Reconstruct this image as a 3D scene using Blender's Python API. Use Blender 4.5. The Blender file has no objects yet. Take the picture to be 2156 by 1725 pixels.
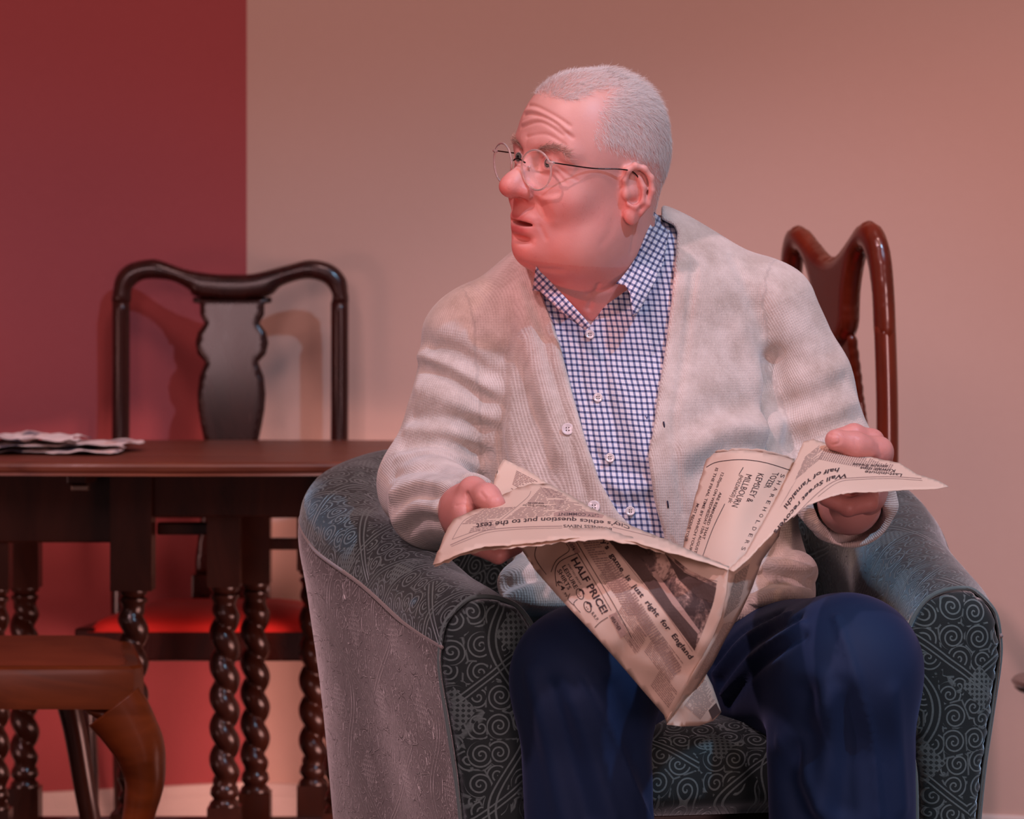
import bpy, bmesh, math, random
import numpy as np
from mathutils import Vector, Matrix, noise
from mathutils.geometry import delaunay_2d_cdt
from mathutils.bvhtree import BVHTree

random.seed(7)
rng = np.random.default_rng(7)
SC = bpy.context.scene
COL = SC.collection
PI = math.pi

# ---------------------------------------------------------------- camera
FPX, HC = 7350.0, 0.975
def W(px, py, Y):
    """world point seen at photo pixel (px,py) at distance Y from the camera"""
    return np.array([(px - 1078.0) / FPX * Y, Y, HC - (py - 650.0) / FPX * Y])
def pix(P):
    P = np.asarray(P)
    return P[..., 0] / P[..., 1] * FPX + 1078.0, 650.0 - (P[..., 2] - HC) / P[..., 1] * FPX

cam_d = bpy.data.cameras.new('camera')
cam = bpy.data.objects.new('camera', cam_d); COL.objects.link(cam)
cam.location = (0, 0, HC); cam.rotation_euler = (PI / 2, 0, 0)
cam_d.sensor_fit = 'HORIZONTAL'; cam_d.sensor_width = 36.0
cam_d.lens = 36.0 * FPX / 2156.0
cam_d.shift_y = (650.0 - 862.5) / 2156.0
cam_d.clip_start = 0.1; cam_d.clip_end = 60
cam_d.dof.use_dof = True; cam_d.dof.focus_distance = 4.0; cam_d.dof.aperture_fstop = 9.0
SC.camera = cam

# ---------------------------------------------------------------- world, lamps, exposure
SC.view_settings.view_transform = 'Standard'
SC.view_settings.look = 'None'
SC.view_settings.gamma = 1.0
SC.view_settings.use_curve_mapping = False
SC.view_settings.exposure = 0.2
wd = bpy.data.worlds.new('theatre'); SC.world = wd; wd.use_nodes = True
wd.node_tree.nodes['Background'].inputs[0].default_value = (1.0, 0.66, 0.66, 1)
wd.node_tree.nodes['Background'].inputs[1].default_value = 0.12

def lamp(name, loc, target, power, col, size=0.25, angle=None, blend=0.4, kind='SPOT'):
    d = bpy.data.lights.new(name, kind); o = bpy.data.objects.new(name, d); COL.objects.link(o)
    o.location = loc
    o.rotation_euler = (Vector(target) - Vector(loc)).to_track_quat('-Z', 'Y').to_euler()
    d.energy = power; d.color = col
    if kind == 'SPOT':
        d.shadow_soft_size = size; d.spot_size = math.radians(angle or 40); d.spot_blend = blend
    else:
        d.shape = 'DISK'; d.size = size
    return o
# stage lanterns on the bar above the audience: pink and warm from the left, steel blue and amber from the right; added fills come last
lamp('pink_lantern', (-1.7, 1.5, 4.5), (0.15, 4.2, 0.85), 335, (1.0, 0.60, 0.66), 0.07, 40)
lamp('blue_lantern', (2.1, 1.3, 4.6), (0.15, 4.2, 0.8), 430, (0.38, 0.68, 1.0), 0.06, 40)
lamp('amber_lantern', (0.7, 1.9, 4.6), (0.1, 4.2, 0.9), 60, (1.0, 0.52, 0.26), 0.06, 36)
lamp('red_lantern', (-2.2, 2.7, 0.40), tuple(W(1095, 535, 4.05)), 95, (1.0, 0.10, 0.08), 0.05, 7, 1.0)
lamp('wash_lantern', (0.3, 3.4, 4.6), (0.1, 6.4, 0.7), 150, (1.0, 0.58, 0.55), 0.4, 85, 0.9)
lamp('front_fill', (-1.6, -1.6, 3.0), (0.0, 5.2, 0.8), 65, (1.0, 0.62, 0.64), 1.6, kind='AREA')  # added soft fill behind the camera, brightens everything evenly
lamp('floor_fill', (-2.3, 4.1, 0.35), (-0.75, 6.35, 0.05), 110, (1.0, 0.50, 0.46), 0.5, 46, 1.0)  # added fill near the floor to brighten the wall under the table
lamp('wall_fill', (0.35, 5.15, 0.22), (-0.95, 6.35, 0.20), 110, (1.0, 0.50, 0.44), 0.35, 95, 1.0)  # unseen fill behind the armchair, added to lift the lower wall
lamp('low_front_fill', (2.3, -1.0, 0.9), (-0.4, 6.3, 0.4), 55, (1.0, 0.58, 0.58), 1.2, kind='AREA')  # added low fill, reaches the wall beneath the table top

# ---------------------------------------------------------------- tagging
def tag(o, label=None, cat=None, group=None, kind=None):
    if label: o['label'] = label
    if cat: o['category'] = cat
    if group: o['group'] = group
    if kind: o['kind'] = kind
    return o
def thing(name, label, cat, loc=(0, 0, 0), rotz=0.0, group=None):
    o = bpy.data.objects.new(name, None); COL.objects.link(o)
    o.location = loc; o.rotation_euler = (0, 0, rotz); o.empty_display_size = 0.05
    return tag(o, label, cat, group)
def link(name, me, parent=None, mat=None):
    o = bpy.data.objects.new(name, me); COL.objects.link(o)
    if mat is not None: me.materials.append(mat)
    if parent is not None: o.parent = parent
    return o
def to_local(parent, V):
    """world coordinates -> the parent's own frame (parent has only location and z turn)"""
    if parent is None: return V
    V = np.asarray(V, float) - np.array(parent.location)
    a = -parent.rotation_euler.z; c, s = math.cos(a), math.sin(a)
    return np.stack([V[:, 0] * c - V[:, 1] * s, V[:, 0] * s + V[:, 1] * c, V[:, 2]], 1)

def mesh_np(name, V, F, smooth=True, uv=None, attrs=None):
    """F: (n,3) or (n,4) int array, or list of tuples"""
    me = bpy.data.meshes.new(name)
    if isinstance(F, np.ndarray):
        V = np.ascontiguousarray(V, np.float32); n, k = F.shape
        me.vertices.add(len(V)); me.vertices.foreach_set('co', V.ravel())
        me.loops.add(n * k); me.loops.foreach_set('vertex_index', F.astype(np.int32).ravel())
        me.polygons.add(n)
        me.polygons.foreach_set('loop_start', np.arange(0, n * k, k, dtype=np.int32))
        me.update(calc_edges=True)
    else:
        me.from_pydata([tuple(map(float, v)) for v in V], [], [tuple(map(int, f)) for f in F]); me.update()
    me.validate()
    if smooth: me.polygons.foreach_set('use_smooth', np.ones(len(me.polygons), bool))
    if uv is not None:
        l = me.uv_layers.new(name='UVMap')
        vi = np.empty(len(me.loops), np.int32); me.loops.foreach_get('vertex_index', vi)
        l.data.foreach_set('uv', np.asarray(uv, np.float32)[vi].ravel())
    for k_, a in (attrs or {}).items():
        a = np.asarray(a, np.float32)
        if a.ndim == 1:
            t = me.attributes.new(k_, 'FLOAT', 'POINT'); t.data.foreach_set('value', a)
        else:
            t = me.attributes.new(k_, 'FLOAT_VECTOR', 'POINT'); t.data.foreach_set('vector', a.ravel())
    return me
def obj(name, V, F, mat, parent=None, smooth=True, uv=None, attrs=None, world=False):
    V = np.asarray(V, float)
    if world: V = to_local(parent, V)
    return link(name, mesh_np(name, V, F, smooth, uv, attrs), parent, mat)
def autosmooth(o, ang=40):
    me = o.data; bm = bmesh.new(); bm.from_mesh(me)
    lim = math.radians(ang)
    for e in bm.edges:
        if len(e.link_faces) == 2 and e.calc_face_angle(0) > lim: e.smooth = False
    bm.to_mesh(me); bm.free(); return o
def bevel(o, w=0.003, seg=2, ang=35):
    m = o.modifiers.new('bevel', 'BEVEL'); m.width = w; m.segments = seg; m.limit_method = 'ANGLE'; m.angle_limit = math.radians(ang)
    return o

def box(x0, x1, y0, y1, z0, z1):
    V = [(x, y, z) for z in (z0, z1) for y in (y0, y1) for x in (x0, x1)]
    F = [(0, 2, 3, 1), (4, 5, 7, 6), (0, 1, 5, 4), (2, 6, 7, 3), (0, 4, 6, 2), (1, 3, 7, 5)]
    return np.array(V, float), F
def add_box(name, mat, parent, x0, x1, y0, y1, z0, z1, bw=0.003):
    V, F = box(x0, x1, y0, y1, z0, z1)
    o = obj(name, V, F, mat, parent, smooth=False)
    if bw: bevel(o, bw)
    return o

def cr(P, n=12, closed=False):
    """Catmull-Rom through the points"""
    P = np.asarray(P, float); m = len(P)
    out = []
    rng_ = range(m if closed else m - 1)
    for i in rng_:
        if closed: p0, p1, p2, p3 = P[(i - 1) % m], P[i], P[(i + 1) % m], P[(i + 2) % m]
        else: p0, p1, p2, p3 = P[max(i - 1, 0)], P[i], P[i + 1], P[min(i + 2, m - 1)]
        t = np.linspace(0, 1, n, endpoint=False)[:, None]
        out.append(0.5 * ((2 * p1) + (-p0 + p2) * t + (2 * p0 - 5 * p1 + 4 * p2 - p3) * t ** 2 + (-p0 + 3 * p1 - 3 * p2 + p3) * t ** 3))
    R = np.vstack(out)
    if not closed: R = np.vstack([R, P[-1:]])
    return R
def tube(path, rad, seg=14, caps=True, ref=None, ry=None):
    """sweep an ellipse (rad along the side, ry along the up) along a path"""
    path = np.asarray(path, float); n = len(path)
    rad = np.broadcast_to(np.asarray(rad, float), (n,)) if np.ndim(rad) < 2 else rad
    ry = rad if ry is None else np.broadcast_to(np.asarray(ry, float), (n,))
    T = np.gradient(path, axis=0); T /= np.linalg.norm(T, axis=1)[:, None] + 1e-12
    V = []; up = np.array(ref if ref is not None else (0, 0, 1.0), float)
    if ref is None and abs(T[0] @ up) > .9: up = np.array([1.0, 0, 0])
    for i in range(n):
        s = np.cross(T[i], up); s /= np.linalg.norm(s) + 1e-12
        u = np.cross(s, T[i])
        if ref is None: up = u
        a = np.arange(seg) * 2 * PI / seg
        V.append(path[i] + np.outer(np.cos(a) * rad[i], s) + np.outer(np.sin(a) * ry[i], u))
    V = np.vstack(V); F = []
    for i in range(n - 1):
        for j in range(seg):
            k = (j + 1) % seg
            F.append((i * seg + j, i * seg + k, (i + 1) * seg + k, (i + 1) * seg + j))
    if caps:
        V = np.vstack([V, path[:1], path[-1:]]); a, b = n * seg, n * seg + 1
        for j in range(seg):
            k = (j + 1) % seg
            F.append((a, k, j)); F.append((b, (n - 1) * seg + j, (n - 1) * seg + k))
    return V, F
def lathe(prof, seg=28, c=(0, 0)):
    """prof: list of (r,z)"""
    V = []; F = []; n = len(prof); a = np.arange(seg) * 2 * PI / seg
    for r, z in prof: V.append(np.stack([c[0] + r * np.cos(a), c[1] + r * np.sin(a), np.full(seg, z)], 1))
    V = np.vstack(V)
    for i in range(n - 1):
        for j in range(seg):
            k = (j + 1) % seg
            F.append((i * seg + j, i * seg + k, (i + 1) * seg + k, (i + 1) * seg + j))
    F.append(tuple(range(seg))[::-1]); F.append(tuple((n - 1) * seg + j for j in range(seg)))
    return V, F
def join(parts):
    V = []; F = []; o = 0
    for v, f in parts:
        v = np.asarray(v, float); V.append(v); F += [tuple(int(i) + o for i in q) for q in f]; o += len(v)
    return np.vstack(V), F

def poly_dist(Q, poly, closed=True):
    """unsigned distance of 2D/3D points to a polyline"""
    Q = np.asarray(Q); poly = np.asarray(poly); d = np.full(len(Q), 1e18)
    n = len(poly)
    for i in range(n if closed else n - 1):
        a = poly[i]; b = poly[(i + 1) % n]; ab = b - a
        t = np.clip(((Q - a) @ ab) / (ab @ ab + 1e-18), 0, 1)
        r = Q - a - t[:, None] * ab
        d = np.minimum(d, np.einsum('ij,ij->i', r, r))
    return np.sqrt(d)
def inside(Q, poly):
    x, y = Q[:, 0], Q[:, 1]; c = np.zeros(len(Q), bool); n = len(poly)
    for i in range(n):
        x0, y0 = poly[i]; x1, y1 = poly[(i + 1) % n]
        if y0 == y1: continue
        m = ((y0 > y) != (y1 > y)) & (x < (x1 - x0) * (y - y0) / (y1 - y0) + x0)
        c ^= m
    return c
def resample(poly, step, closed=True):
    out = []; n = len(poly)
    for i in range(n if closed else n - 1):
        a = np.array(poly[i], float); b = np.array(poly[(i + 1) % n], float)
        k = max(1, int(np.linalg.norm(b - a) / step))
        for t in range(k): out.append(a + (b - a) * t / k)
    if not closed: out.append(np.array(poly[-1], float))
    return np.array(out)
def tri2d(poly, step, holes=()):
    """triangulate the inside of a 2D outline with an even grid of inner points"""
    B = resample(poly, step); nb = len(B)
    lo, hi = B.min(0), B.max(0)
    gx, gy = np.meshgrid(np.arange(lo[0], hi[0], step), np.arange(lo[1], hi[1], step * .87))
    gx = gx + (np.arange(gx.shape[0]) % 2)[:, None] * step * .5
    G = np.stack([gx.ravel(), gy.ravel()], 1)
    G = G[inside(G, B)]; G = G[poly_dist(G, B) > step * .45]
    P = [Vector(p) for p in np.vstack([B, G])]
    vs, _, fs, *_ = delaunay_2d_cdt(P, [(i, (i + 1) % nb) for i in range(nb)], [], 0, 1e-9)
    V = np.array([tuple(v) for v in vs]); F = np.array([f for f in fs if len(f) == 3])
    c = V[F].mean(1); F = F[inside(c, B)]
    a = V[F]; ar = (a[:, 1, 0] - a[:, 0, 0]) * (a[:, 2, 1] - a[:, 0, 1]) - (a[:, 1, 1] - a[:, 0, 1]) * (a[:, 2, 0] - a[:, 0, 0])
    F[ar < 0] = F[ar < 0][:, ::-1]
    return V, F, B
def inflate(poly, t, r, step, to3, power=0.5):
    """rounded slab of half thickness t whose edge rounds off over r; to3(u,v,w)->xyz arrays"""
    V, F, B = tri2d(poly, step)
    d = poly_dist(V, B); q = np.clip(d / r, 0, 1); w = t * (1 - (1 - q) ** 2) ** power
    w[d < step * .05] = 0
    n = len(V); bd = w == 0
    idx = np.arange(n); back = np.where(bd, idx, idx + n)
    A = to3(V[:, 0], V[:, 1], -w); Bk = to3(V[:, 0], V[:, 1], w)
    VV = np.vstack([A, Bk]); FF = np.vstack([F, back[F][:, ::-1]])
    used = np.unique(FF); m = -np.ones(2 * n, int); m[used] = np.arange(len(used))
    return VV[used], m[FF]

# ---------------------------------------------------------------- node materials
class M:
    def __init__(s, name):
        s.m = bpy.data.materials.new(name); s.m.use_nodes = True; s.t = s.m.node_tree
        s.b = s.t.nodes['Principled BSDF']; s.out = s.t.nodes['Material Output']
    def n(s, typ, **kw):
        nd = s.t.nodes.new(typ)
        for k, v in kw.items():
            if k[0] == 'i' and k[1:].isdigit(): s.put(nd.inputs[int(k[1:])], v)
            else: setattr(nd, k, v)
        return nd
    def put(s, sock, v):
        if isinstance(v, bpy.types.NodeSocket): s.t.links.new(v, sock)
        elif isinstance(v, bpy.types.Node): s.t.links.new(v.outputs[0], sock)
        else:
            if isinstance(v, tuple) and len(v) == 3 and len(sock.default_value) == 4: v = v + (1,)
            sock.default_value = v
    def math(s, op, a, b=0.0, c=0.0, clamp=False):
        nd = s.n('ShaderNodeMath', operation=op, use_clamp=clamp)
        s.put(nd.inputs[0], a); s.put(nd.inputs[1], b); s.put(nd.inputs[2], c)
        return nd.outputs[0]
    def mix(s, f, a, b, mode='MIX'):
        nd = s.n('ShaderNodeMix', data_type='RGBA', blend_type=mode)
        s.put(nd.inputs[0], f); s.put(nd.inputs[6], a); s.put(nd.inputs[7], b)
        return nd.outputs[2]
    def noise(s, scale, detail=3.0, vec=None, rough=.5, dist=0.0):
        nd = s.n('ShaderNodeTexNoise'); nd.inputs['Scale'].default_value = scale; nd.inputs['Detail'].default_value = detail
        nd.inputs['Roughness'].default_value = rough; nd.inputs['Distortion'].default_value = dist
        if vec is not None: s.put(nd.inputs['Vector'], vec)
        return nd.outputs['Fac']
    def ramp(s, f, stops, interp='LINEAR'):
        nd = s.n('ShaderNodeValToRGB'); s.put(nd.inputs[0], f); e = nd.color_ramp; e.interpolation = interp
        while len(e.elements) < len(stops): e.elements.new(0.5)
        for el, (p, c) in zip(e.elements, stops):
            el.position = p; el.color = (c if len(c) == 4 else tuple(c) + (1,)) if isinstance(c, tuple) else (c, c, c, 1)
        return nd.outputs[0]
    def smooth(s, x, a, b):
        nd = s.n('ShaderNodeMapRange', interpolation_type='SMOOTHSTEP'); s.put(nd.inputs[0], x)
        nd.inputs[1].default_value = a; nd.inputs[2].default_value = b
        return nd.outputs[0]
    def coord(s, out='Object'): return s.n('ShaderNodeTexCoord').outputs[out]
    def scale(s, v, k):
        nd = s.n('ShaderNodeMapping'); s.put(nd.inputs[0], v); nd.inputs['Scale'].default_value = k; return nd.outputs[0]
    def attr(s, name, out='Fac'):
        nd = s.n('ShaderNodeAttribute'); nd.attribute_name = name; return nd.outputs[out]
    def xyz(s, v):
        nd = s.n('ShaderNodeSeparateXYZ'); s.put(nd.inputs[0], v); return nd.outputs
    def cxyz(s, x, y, z=0.0):
        nd = s.n('ShaderNodeCombineXYZ'); s.put(nd.inputs[0], x); s.put(nd.inputs[1], y); s.put(nd.inputs[2], z); return nd.outputs[0]
    def bump(s, h, strength=.3, dist=.002, prev=None):
        nd = s.n('ShaderNodeBump'); nd.inputs['Strength'].default_value = strength; nd.inputs['Distance'].default_value = dist
        s.put(nd.inputs['Height'], h)
        if prev is not None: s.put(nd.inputs['Normal'], prev)
        return nd.outputs[0]
    def set(s, **kw):
        names = dict(color='Base Color', rough='Roughness', metal='Metallic', sheen='Sheen Weight', sheen_r='Sheen Roughness', sheen_t='Sheen Tint',
                     normal='Normal', spec='Specular IOR Level', coat='Coat Weight', coat_r='Coat Roughness', trans='Transmission Weight', ior='IOR',
                     sss='Subsurface Weight', sss_r='Subsurface Radius', sss_s='Subsurface Scale', alpha='Alpha', emit='Emission Color', emit_s='Emission Strength')
        for k, v in kw.items(): s.put(s.b.inputs[names[k]], v)
        return s.m
def rgb(r, g, b):
    f = lambda c: (c / 255 / 12.92) if c / 255 <= .04045 else ((c / 255 + .055) / 1.055) ** 2.4
    return (f(r), f(g), f(b))

def wall_mat(name, c1, c2, bs=.15):
    m = M(name); v = m.coord()
    n1 = m.noise(1.3, 3, v); n2 = m.noise(60, 4, v)
    f = m.math('ADD', m.math('MULTIPLY', n1, .7), m.math('MULTIPLY', n2, .3))
    return m.set(color=m.mix(f, c1, c2), rough=.75, spec=.25, normal=m.bump(m.noise(90, 3, v), bs, .002))
def wood_mat(name, dark, light, axis=(1, 1, 12), rough=.28, coat=.5, sc=14, spec=.5):
    m = M(name); v = m.scale(m.coord(), axis)
    n1 = m.noise(sc, 5, v, .6, 1.2); n2 = m.noise(3.0, 2, m.coord())
    f = m.ramp(m.math('ADD', m.math('MULTIPLY', n1, .65), m.math('MULTIPLY', n2, .45)), [(.30, 0.0), (.75, 1.0)])
    return m.set(color=m.mix(f, dark, light), rough=m.math('ADD', m.math('MULTIPLY', n1, .18), rough - .09), coat=coat, coat_r=.18, spec=spec,
                 normal=m.bump(n1, .12, .0015))
MAT = {}
MAT['red_wall'] = wall_mat('red_wall_paint', rgb(160, 72, 74), rgb(170, 80, 80), .45)
MAT['cream_wall'] = wall_mat('cream_wall_paint', rgb(206, 172, 156), rgb(214, 182, 166))
MAT['skirting'] = wall_mat('skirting_paint', rgb(214, 196, 186), rgb(226, 208, 198), .05)
MAT['floor'] = wood_mat('stage_floor_boards', rgb(30, 24, 22), rgb(50, 38, 34), (1, 9, 1), .5, .1)
MAT['oak'] = wood_mat('dark_oak', rgb(18, 8, 6), rgb(52, 24, 15), (1, 1, .25), .24, .10, spec=.22)
MAT['oak_top'] = wood_mat('dark_oak_table_top', rgb(72, 32, 22), rgb(124, 66, 46), (.25, 6, 1), .42, .05, spec=.3)
MAT['mahogany'] = wood_mat('mahogany', rgb(62, 14, 7), rgb(122, 42, 18), (1, 1, .2), .24, .6)
MAT['mahogany_dark'] = wood_mat('dark_mahogany', rgb(22, 8, 7), rgb(64, 22, 14), (1, 1, .2), .26, .25, spec=.3)
MAT['walnut'] = wood_mat('worn_walnut', rgb(52, 18, 6), rgb(118, 52, 18), (.25, .25, 1), .32, .0, spec=.2)
MAT['metal'] = M('dull_metal').set(color=rgb(120, 105, 95), rough=.4, metal=1.0)
m = M('red_seat_cloth'); MAT['red_cloth'] = m.set(color=m.mix(m.noise(8, 2), rgb(200, 22, 14), rgb(214, 34, 20)), rough=.8, sheen=.05,
    normal=m.bump(m.noise(500, 2), .2, .001))
m = M('brown_seat_cloth'); v = m.coord(); x = m.xyz(v)
wv = m.math('MULTIPLY', m.math('SINE', m.math('MULTIPLY', x[0], 1800.)), m.math('SINE', m.math('MULTIPLY', x[1], 1800.)))
MAT['brown_cloth'] = m.set(color=m.mix(m.noise(5, 3), rgb(84, 34, 20), rgb(108, 48, 28)), rough=.95, sheen=.0, spec=.1, normal=m.bump(wv, .25, .001))
# ================================================================ the setting
Yc = 6.46; Xc = (520 - 1078) / 1137.0
def wall(name, mat, p0, p1, z0, z1, th=.06):
    p0 = np.array(p0); p1 = np.array(p1); d = (p1 - p0) / np.linalg.norm(p1 - p0); nrm = np.array([-d[1], d[0]])
    if nrm[1] < 0: nrm = -nrm
    q = [p0, p1, p1 + nrm * th, p0 + nrm * th]
    V = [(a[0], a[1], z) for z in (z0, z1) for a in q]
    F = [(0, 1, 2, 3)[::-1], (4, 5, 6, 7), (0, 1, 5, 4), (1, 2, 6, 5), (2, 3, 7, 6), (3, 0, 4, 7)]
    o = obj(name, V, F, mat, smooth=False); o['kind'] = 'structure'; return o
dr = np.array([.884 + .49, 6.02 - 6.46]); dr /= np.linalg.norm(dr)
dl = np.array([-.85 + .49, 6.32 - 6.46]); dl /= np.linalg.norm(dl)
PC = np.array([Xc, Yc])
wr = wall('wall_back', MAT['cream_wall'], PC, PC + dr * 3.4, 0, 3.2)
wl = wall('wall_left', MAT['red_wall'], PC + dl * 2.6, PC + np.array([.0, 0]), 0, 3.2)
def skirting(name, a, d, L, flip):
    nrm = np.array([-d[1], d[0]]);  nrm = -nrm if nrm[1] > 0 else nrm
    prof = [(0, 0), (.018, 0), (.018, .062), (.015, .070), (.0155, .076), (.010, .086), (.006, .098), (0, .100)]
    V = []
    for k in (0, L):
        for o_, z in prof: q = a + d * k + nrm * o_; V.append((q[0], q[1], z))
    n = len(prof); F = [(i, (i + 1) % n, n + (i + 1) % n, n + i) for i in range(n)]
    F += [tuple(range(n)), tuple(range(n, 2 * n))[::-1]]
    o = obj(name, V, F, MAT['skirting'], smooth=False); o['kind'] = 'structure'
skirting('baseboard_back', PC, dr, 3.4, 0)
skirting('baseboard_left', PC, dl, 2.6, 1)
V, F = box(-3.2, 3.2, 1.6, 7.2, -.05, 0)
o = obj('floor', V, F, MAT['floor'], smooth=False); o['kind'] = 'structure'

# ================================================================ gateleg table with barley twist legs
def twist(x, y, z0, z1, pitch=.051, ph=0., r0=.0135, r1=.0118, hand=-1, seg=24):
    n = int((z1 - z0) / .0035); z = np.linspace(z0, z1, n); a = np.arange(seg) * 2 * PI / seg
    V = []; ends = np.clip(np.minimum(z - z0, z1 - z) / .018, 0, 1)
    for zi, e in zip(z, ends):
        f = hand * 2 * PI * zi / pitch + ph
        r = r0 + r1 * (np.abs(np.cos((a - f) / 2)) ** .8 * e + (1 - e) * .45)
        V.append(np.stack([x + r * np.cos(a), y + r * np.sin(a), np.full(seg, zi)], 1))
    V = np.vstack(V); F = []
    for i in range(n - 1):
        for j in range(seg):
            k = (j + 1) % seg; F.append((i * seg + j, i * seg + k, (i + 1) * seg + k, (i + 1) * seg + j))
    return V, F
def sq(x, y, z0, z1, h=.0265):
    return box(x - h, x + h, y - h, y + h, z0, z1)
table = thing('gateleg_table', 'dark oak drop-leaf table with barley twist legs at the left', 'table', (-.51, 5.79, 0))
tb = table.location
TZ = .74
def rim(a, b, y0, y1, z0, z1, name, lab=None):
    """part of the oval top between y0 and y1 (own frame) with a moulded rounded edge"""
    prof = [(0, z0), (-.004, z0 + .004), (.0, z0 + .008), (.0015, z1 - .007), (-.001, z1 - .003), (-.006, z1)]
    th = np.linspace(0, 2 * PI, 241)[:-1]; pts = []
    x = a * np.sign(np.cos(th)) * np.abs(np.cos(th)) ** .9; y = b * np.sign(np.sin(th)) * np.abs(np.sin(th)) ** .9
    P = np.stack([x, y], 1); P = P[(y >= y0) & (y <= y1)]
    # close with straight joints
    xs = lambda yy: a * (1 - (abs(yy) / b) ** (2 / .9)) ** (.45)
    extra = []
    if y0 > -b: extra += [(-xs(y0), y0), (xs(y0), y0)]
    if y1 < b: extra += [(xs(y1), y1), (-xs(y1), y1)]
    P = np.vstack([P] + ([np.array(extra)] if extra else []))
    c = np.array([0, (max(y0, -b) + min(y1, b)) / 2]); ang = np.arctan2(P[:, 1] - c[1], P[:, 0] - c[0]); P = P[np.argsort(ang)]
    n = len(P); r = P - c; ln = np.linalg.norm(r, axis=1)[:, None]
    V = []
    for o_, z in prof: q = c + r * (1 + o_ / ln); V.append(np.column_stack([q, np.full(n, z)]))
    V = np.vstack(V); k = len(prof); F = []
    for i in range(k - 1):
        for j in range(n): F.append((i * n + j, i * n + (j + 1) % n, (i + 1) * n + (j + 1) % n, (i + 1) * n + j))
    F.append(tuple(range(n))[::-1]); F.append(tuple((k - 1) * n + j for j in range(n)))
    o = obj(name, V, F, MAT['oak_top'], table, smooth=False)
    return o
rim(.86, .46, -.165, .165, TZ - .021, TZ, 'centre_board')
rim(.86, .46, -1, -.167, TZ - .021, TZ, 'drop_leaf')
rim(.86, .46, .167, 1, TZ - .021, TZ, 'drop_leaf')
def tl(px, Y):       # table-local x for a photo column
    return (px - 1078) / FPX * Y - tb[0]
def zz(py, Y): return HC - (py - 650) / FPX * Y
def table_leg(px, Y, ybt, ytb, ph=0, bt=None, hand=-1, h=.0265):
    """square block above, collar, twist, collar, block and bun foot"""
    x = tl(px, Y); y = Y - tb[1]
    zb = zz(ybt, Y); zt = .205
    parts = [sq(x, y, zb, TZ - .022, h),
             lathe([(.019, zb - .030), (.020, zb - .022), (.0235, zb - .019), (.0235, zb - .014), (.018, zb - .011), (.024, zb - .005), (.024, zb + .001)], 24, (x, y)),
             twist(x, y, zt, zb - .028, ph=ph, hand=hand),
             lathe([(.024, zt - .034), (.024, zt - .028), (.018, zt - .022), (.024, zt - .014), (.022, zt - .004), (.016, zt + .004)], 24, (x, y)),
             sq(x, y, .055, zt - .034, h),
             lathe([(.012, 0), (.022, .006), (.028, .022), (.027, .034), (.016, .046), (.018, .056)], 24, (x, y))]
    V, F = join(parts)
    return autosmooth(obj('leg', V, F, MAT['oak'], table), 50)
def rail(x0, x1, y0, y1, z0, z1, name='rail'): return add_box(name, MAT['oak'], table, x0, x1, y0, y1, z0, z1)
YN, YF = 5.58, 5.87
table_leg(280, YN, 1242, 0, 0.0, h=.033)
table_leg(52, YF, 1237, 0, 1.0)
table_leg(473, YN + .06, 1235, 0, 2.2)
table_leg(537, YF - .06, 1228, 0, .6)
table_leg(716, YN, 1240, 0, 1.5)
table_leg(-12, YN + .03, 1240, 0, 2.5)
table_leg(660, YF + .03, 1200, 0, 2.0)
yn = YN - tb[1]; yf = YF - tb[1]
rail(tl(-40, YN), tl(237, YN), yn - .012, yn + .012, zz(1142, YN), TZ - .022, 'apron')
rail(tl(322, YN), tl(820, YN), yn - .006, yn + .016, zz(1088, YN), TZ - .022, 'apron')
rail(tl(-40, YF), tl(820, YF), yf - .012, yf + .012, zz(1090, YF), TZ - .022, 'apron')
rail(tl(322, YN) , tl(440, YN), yn + .06, yn + .085, zz(1132, YN), zz(1106, YN), 'gate_rail')
rail(tl(560, YF), tl(700, YF), yf - .07, yf - .045, zz(1152, YF), zz(1128, YF), 'gate_rail')
for Yy in (YN, YF): rail(tl(-12, Yy), tl(716, Yy), Yy - tb[1] - .012, Yy - tb[1] + .012, .075, .120, 'stretcher')
# wooden block with a metal keeper under the near leaf
add_box('leaf_bearer', MAT['oak'], table, tl(143, 5.45), tl(188, 5.45), 5.43 - tb[1], 5.66 - tb[1], zz(1020, 5.45), TZ - .021)
add_box('keeper', MAT['metal'], table, tl(150, 5.43), tl(186, 5.43), 5.425 - tb[1], 5.45 - tb[1], zz(1034, 5.43), zz(1021, 5.43), .002)

# ================================================================ dining chair behind the table (yoke back, vase splat, red seat)
YB = 6.28
ch = thing('dining_chair', 'dark mahogany chair with yoke back, vase splat and red seat behind the table', 'chair', (W(487, 900, YB)[0], 6.05, 0))
cx0 = ch.location[0]
def bl(px, py, Y=YB): p = W(px, py, Y); return (p[0] - cx0, p[2])
def curvy(y0, k=.05):   # the back leans away upwards
    return lambda u, v, w: np.stack([u, y0 + w + np.clip(v - .45, 0, 2) ** 1.5 * k, v], 1)
top = [(235, 640), (235, 611), (243, 579), (267, 556), (308, 546), (334, 548), (388, 567), (442, 576), (485, 578), (532, 576), (603, 558), (652, 547), (698, 557), (725, 583), (731, 611), (731, 640),
       (699, 640), (698, 620), (684, 598), (657, 588), (630, 589), (590, 603), (563, 624), (487, 632), (410, 624), (394, 609), (361, 592), (321, 587), (294, 591), (275, 609), (270, 640)]
poly = [bl(*p) for p in cr(np.array(top, float), 4, True)]
o = obj('crest_rail', *inflate(poly, .015, .018, .0052, curvy(YB - 6.05)), MAT['mahogany_dark'], ch)
L = [(404, 626), (404, 637), (419, 640), (419, 662), (429, 681), (415, 700), (410, 722), (415, 746), (431, 763), (419, 794), (415, 830), (417, 862), (423, 897), (432, 940), (440, 985), (432, 1040), (419, 1110), (411, 1180), (411, 1210)]
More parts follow.
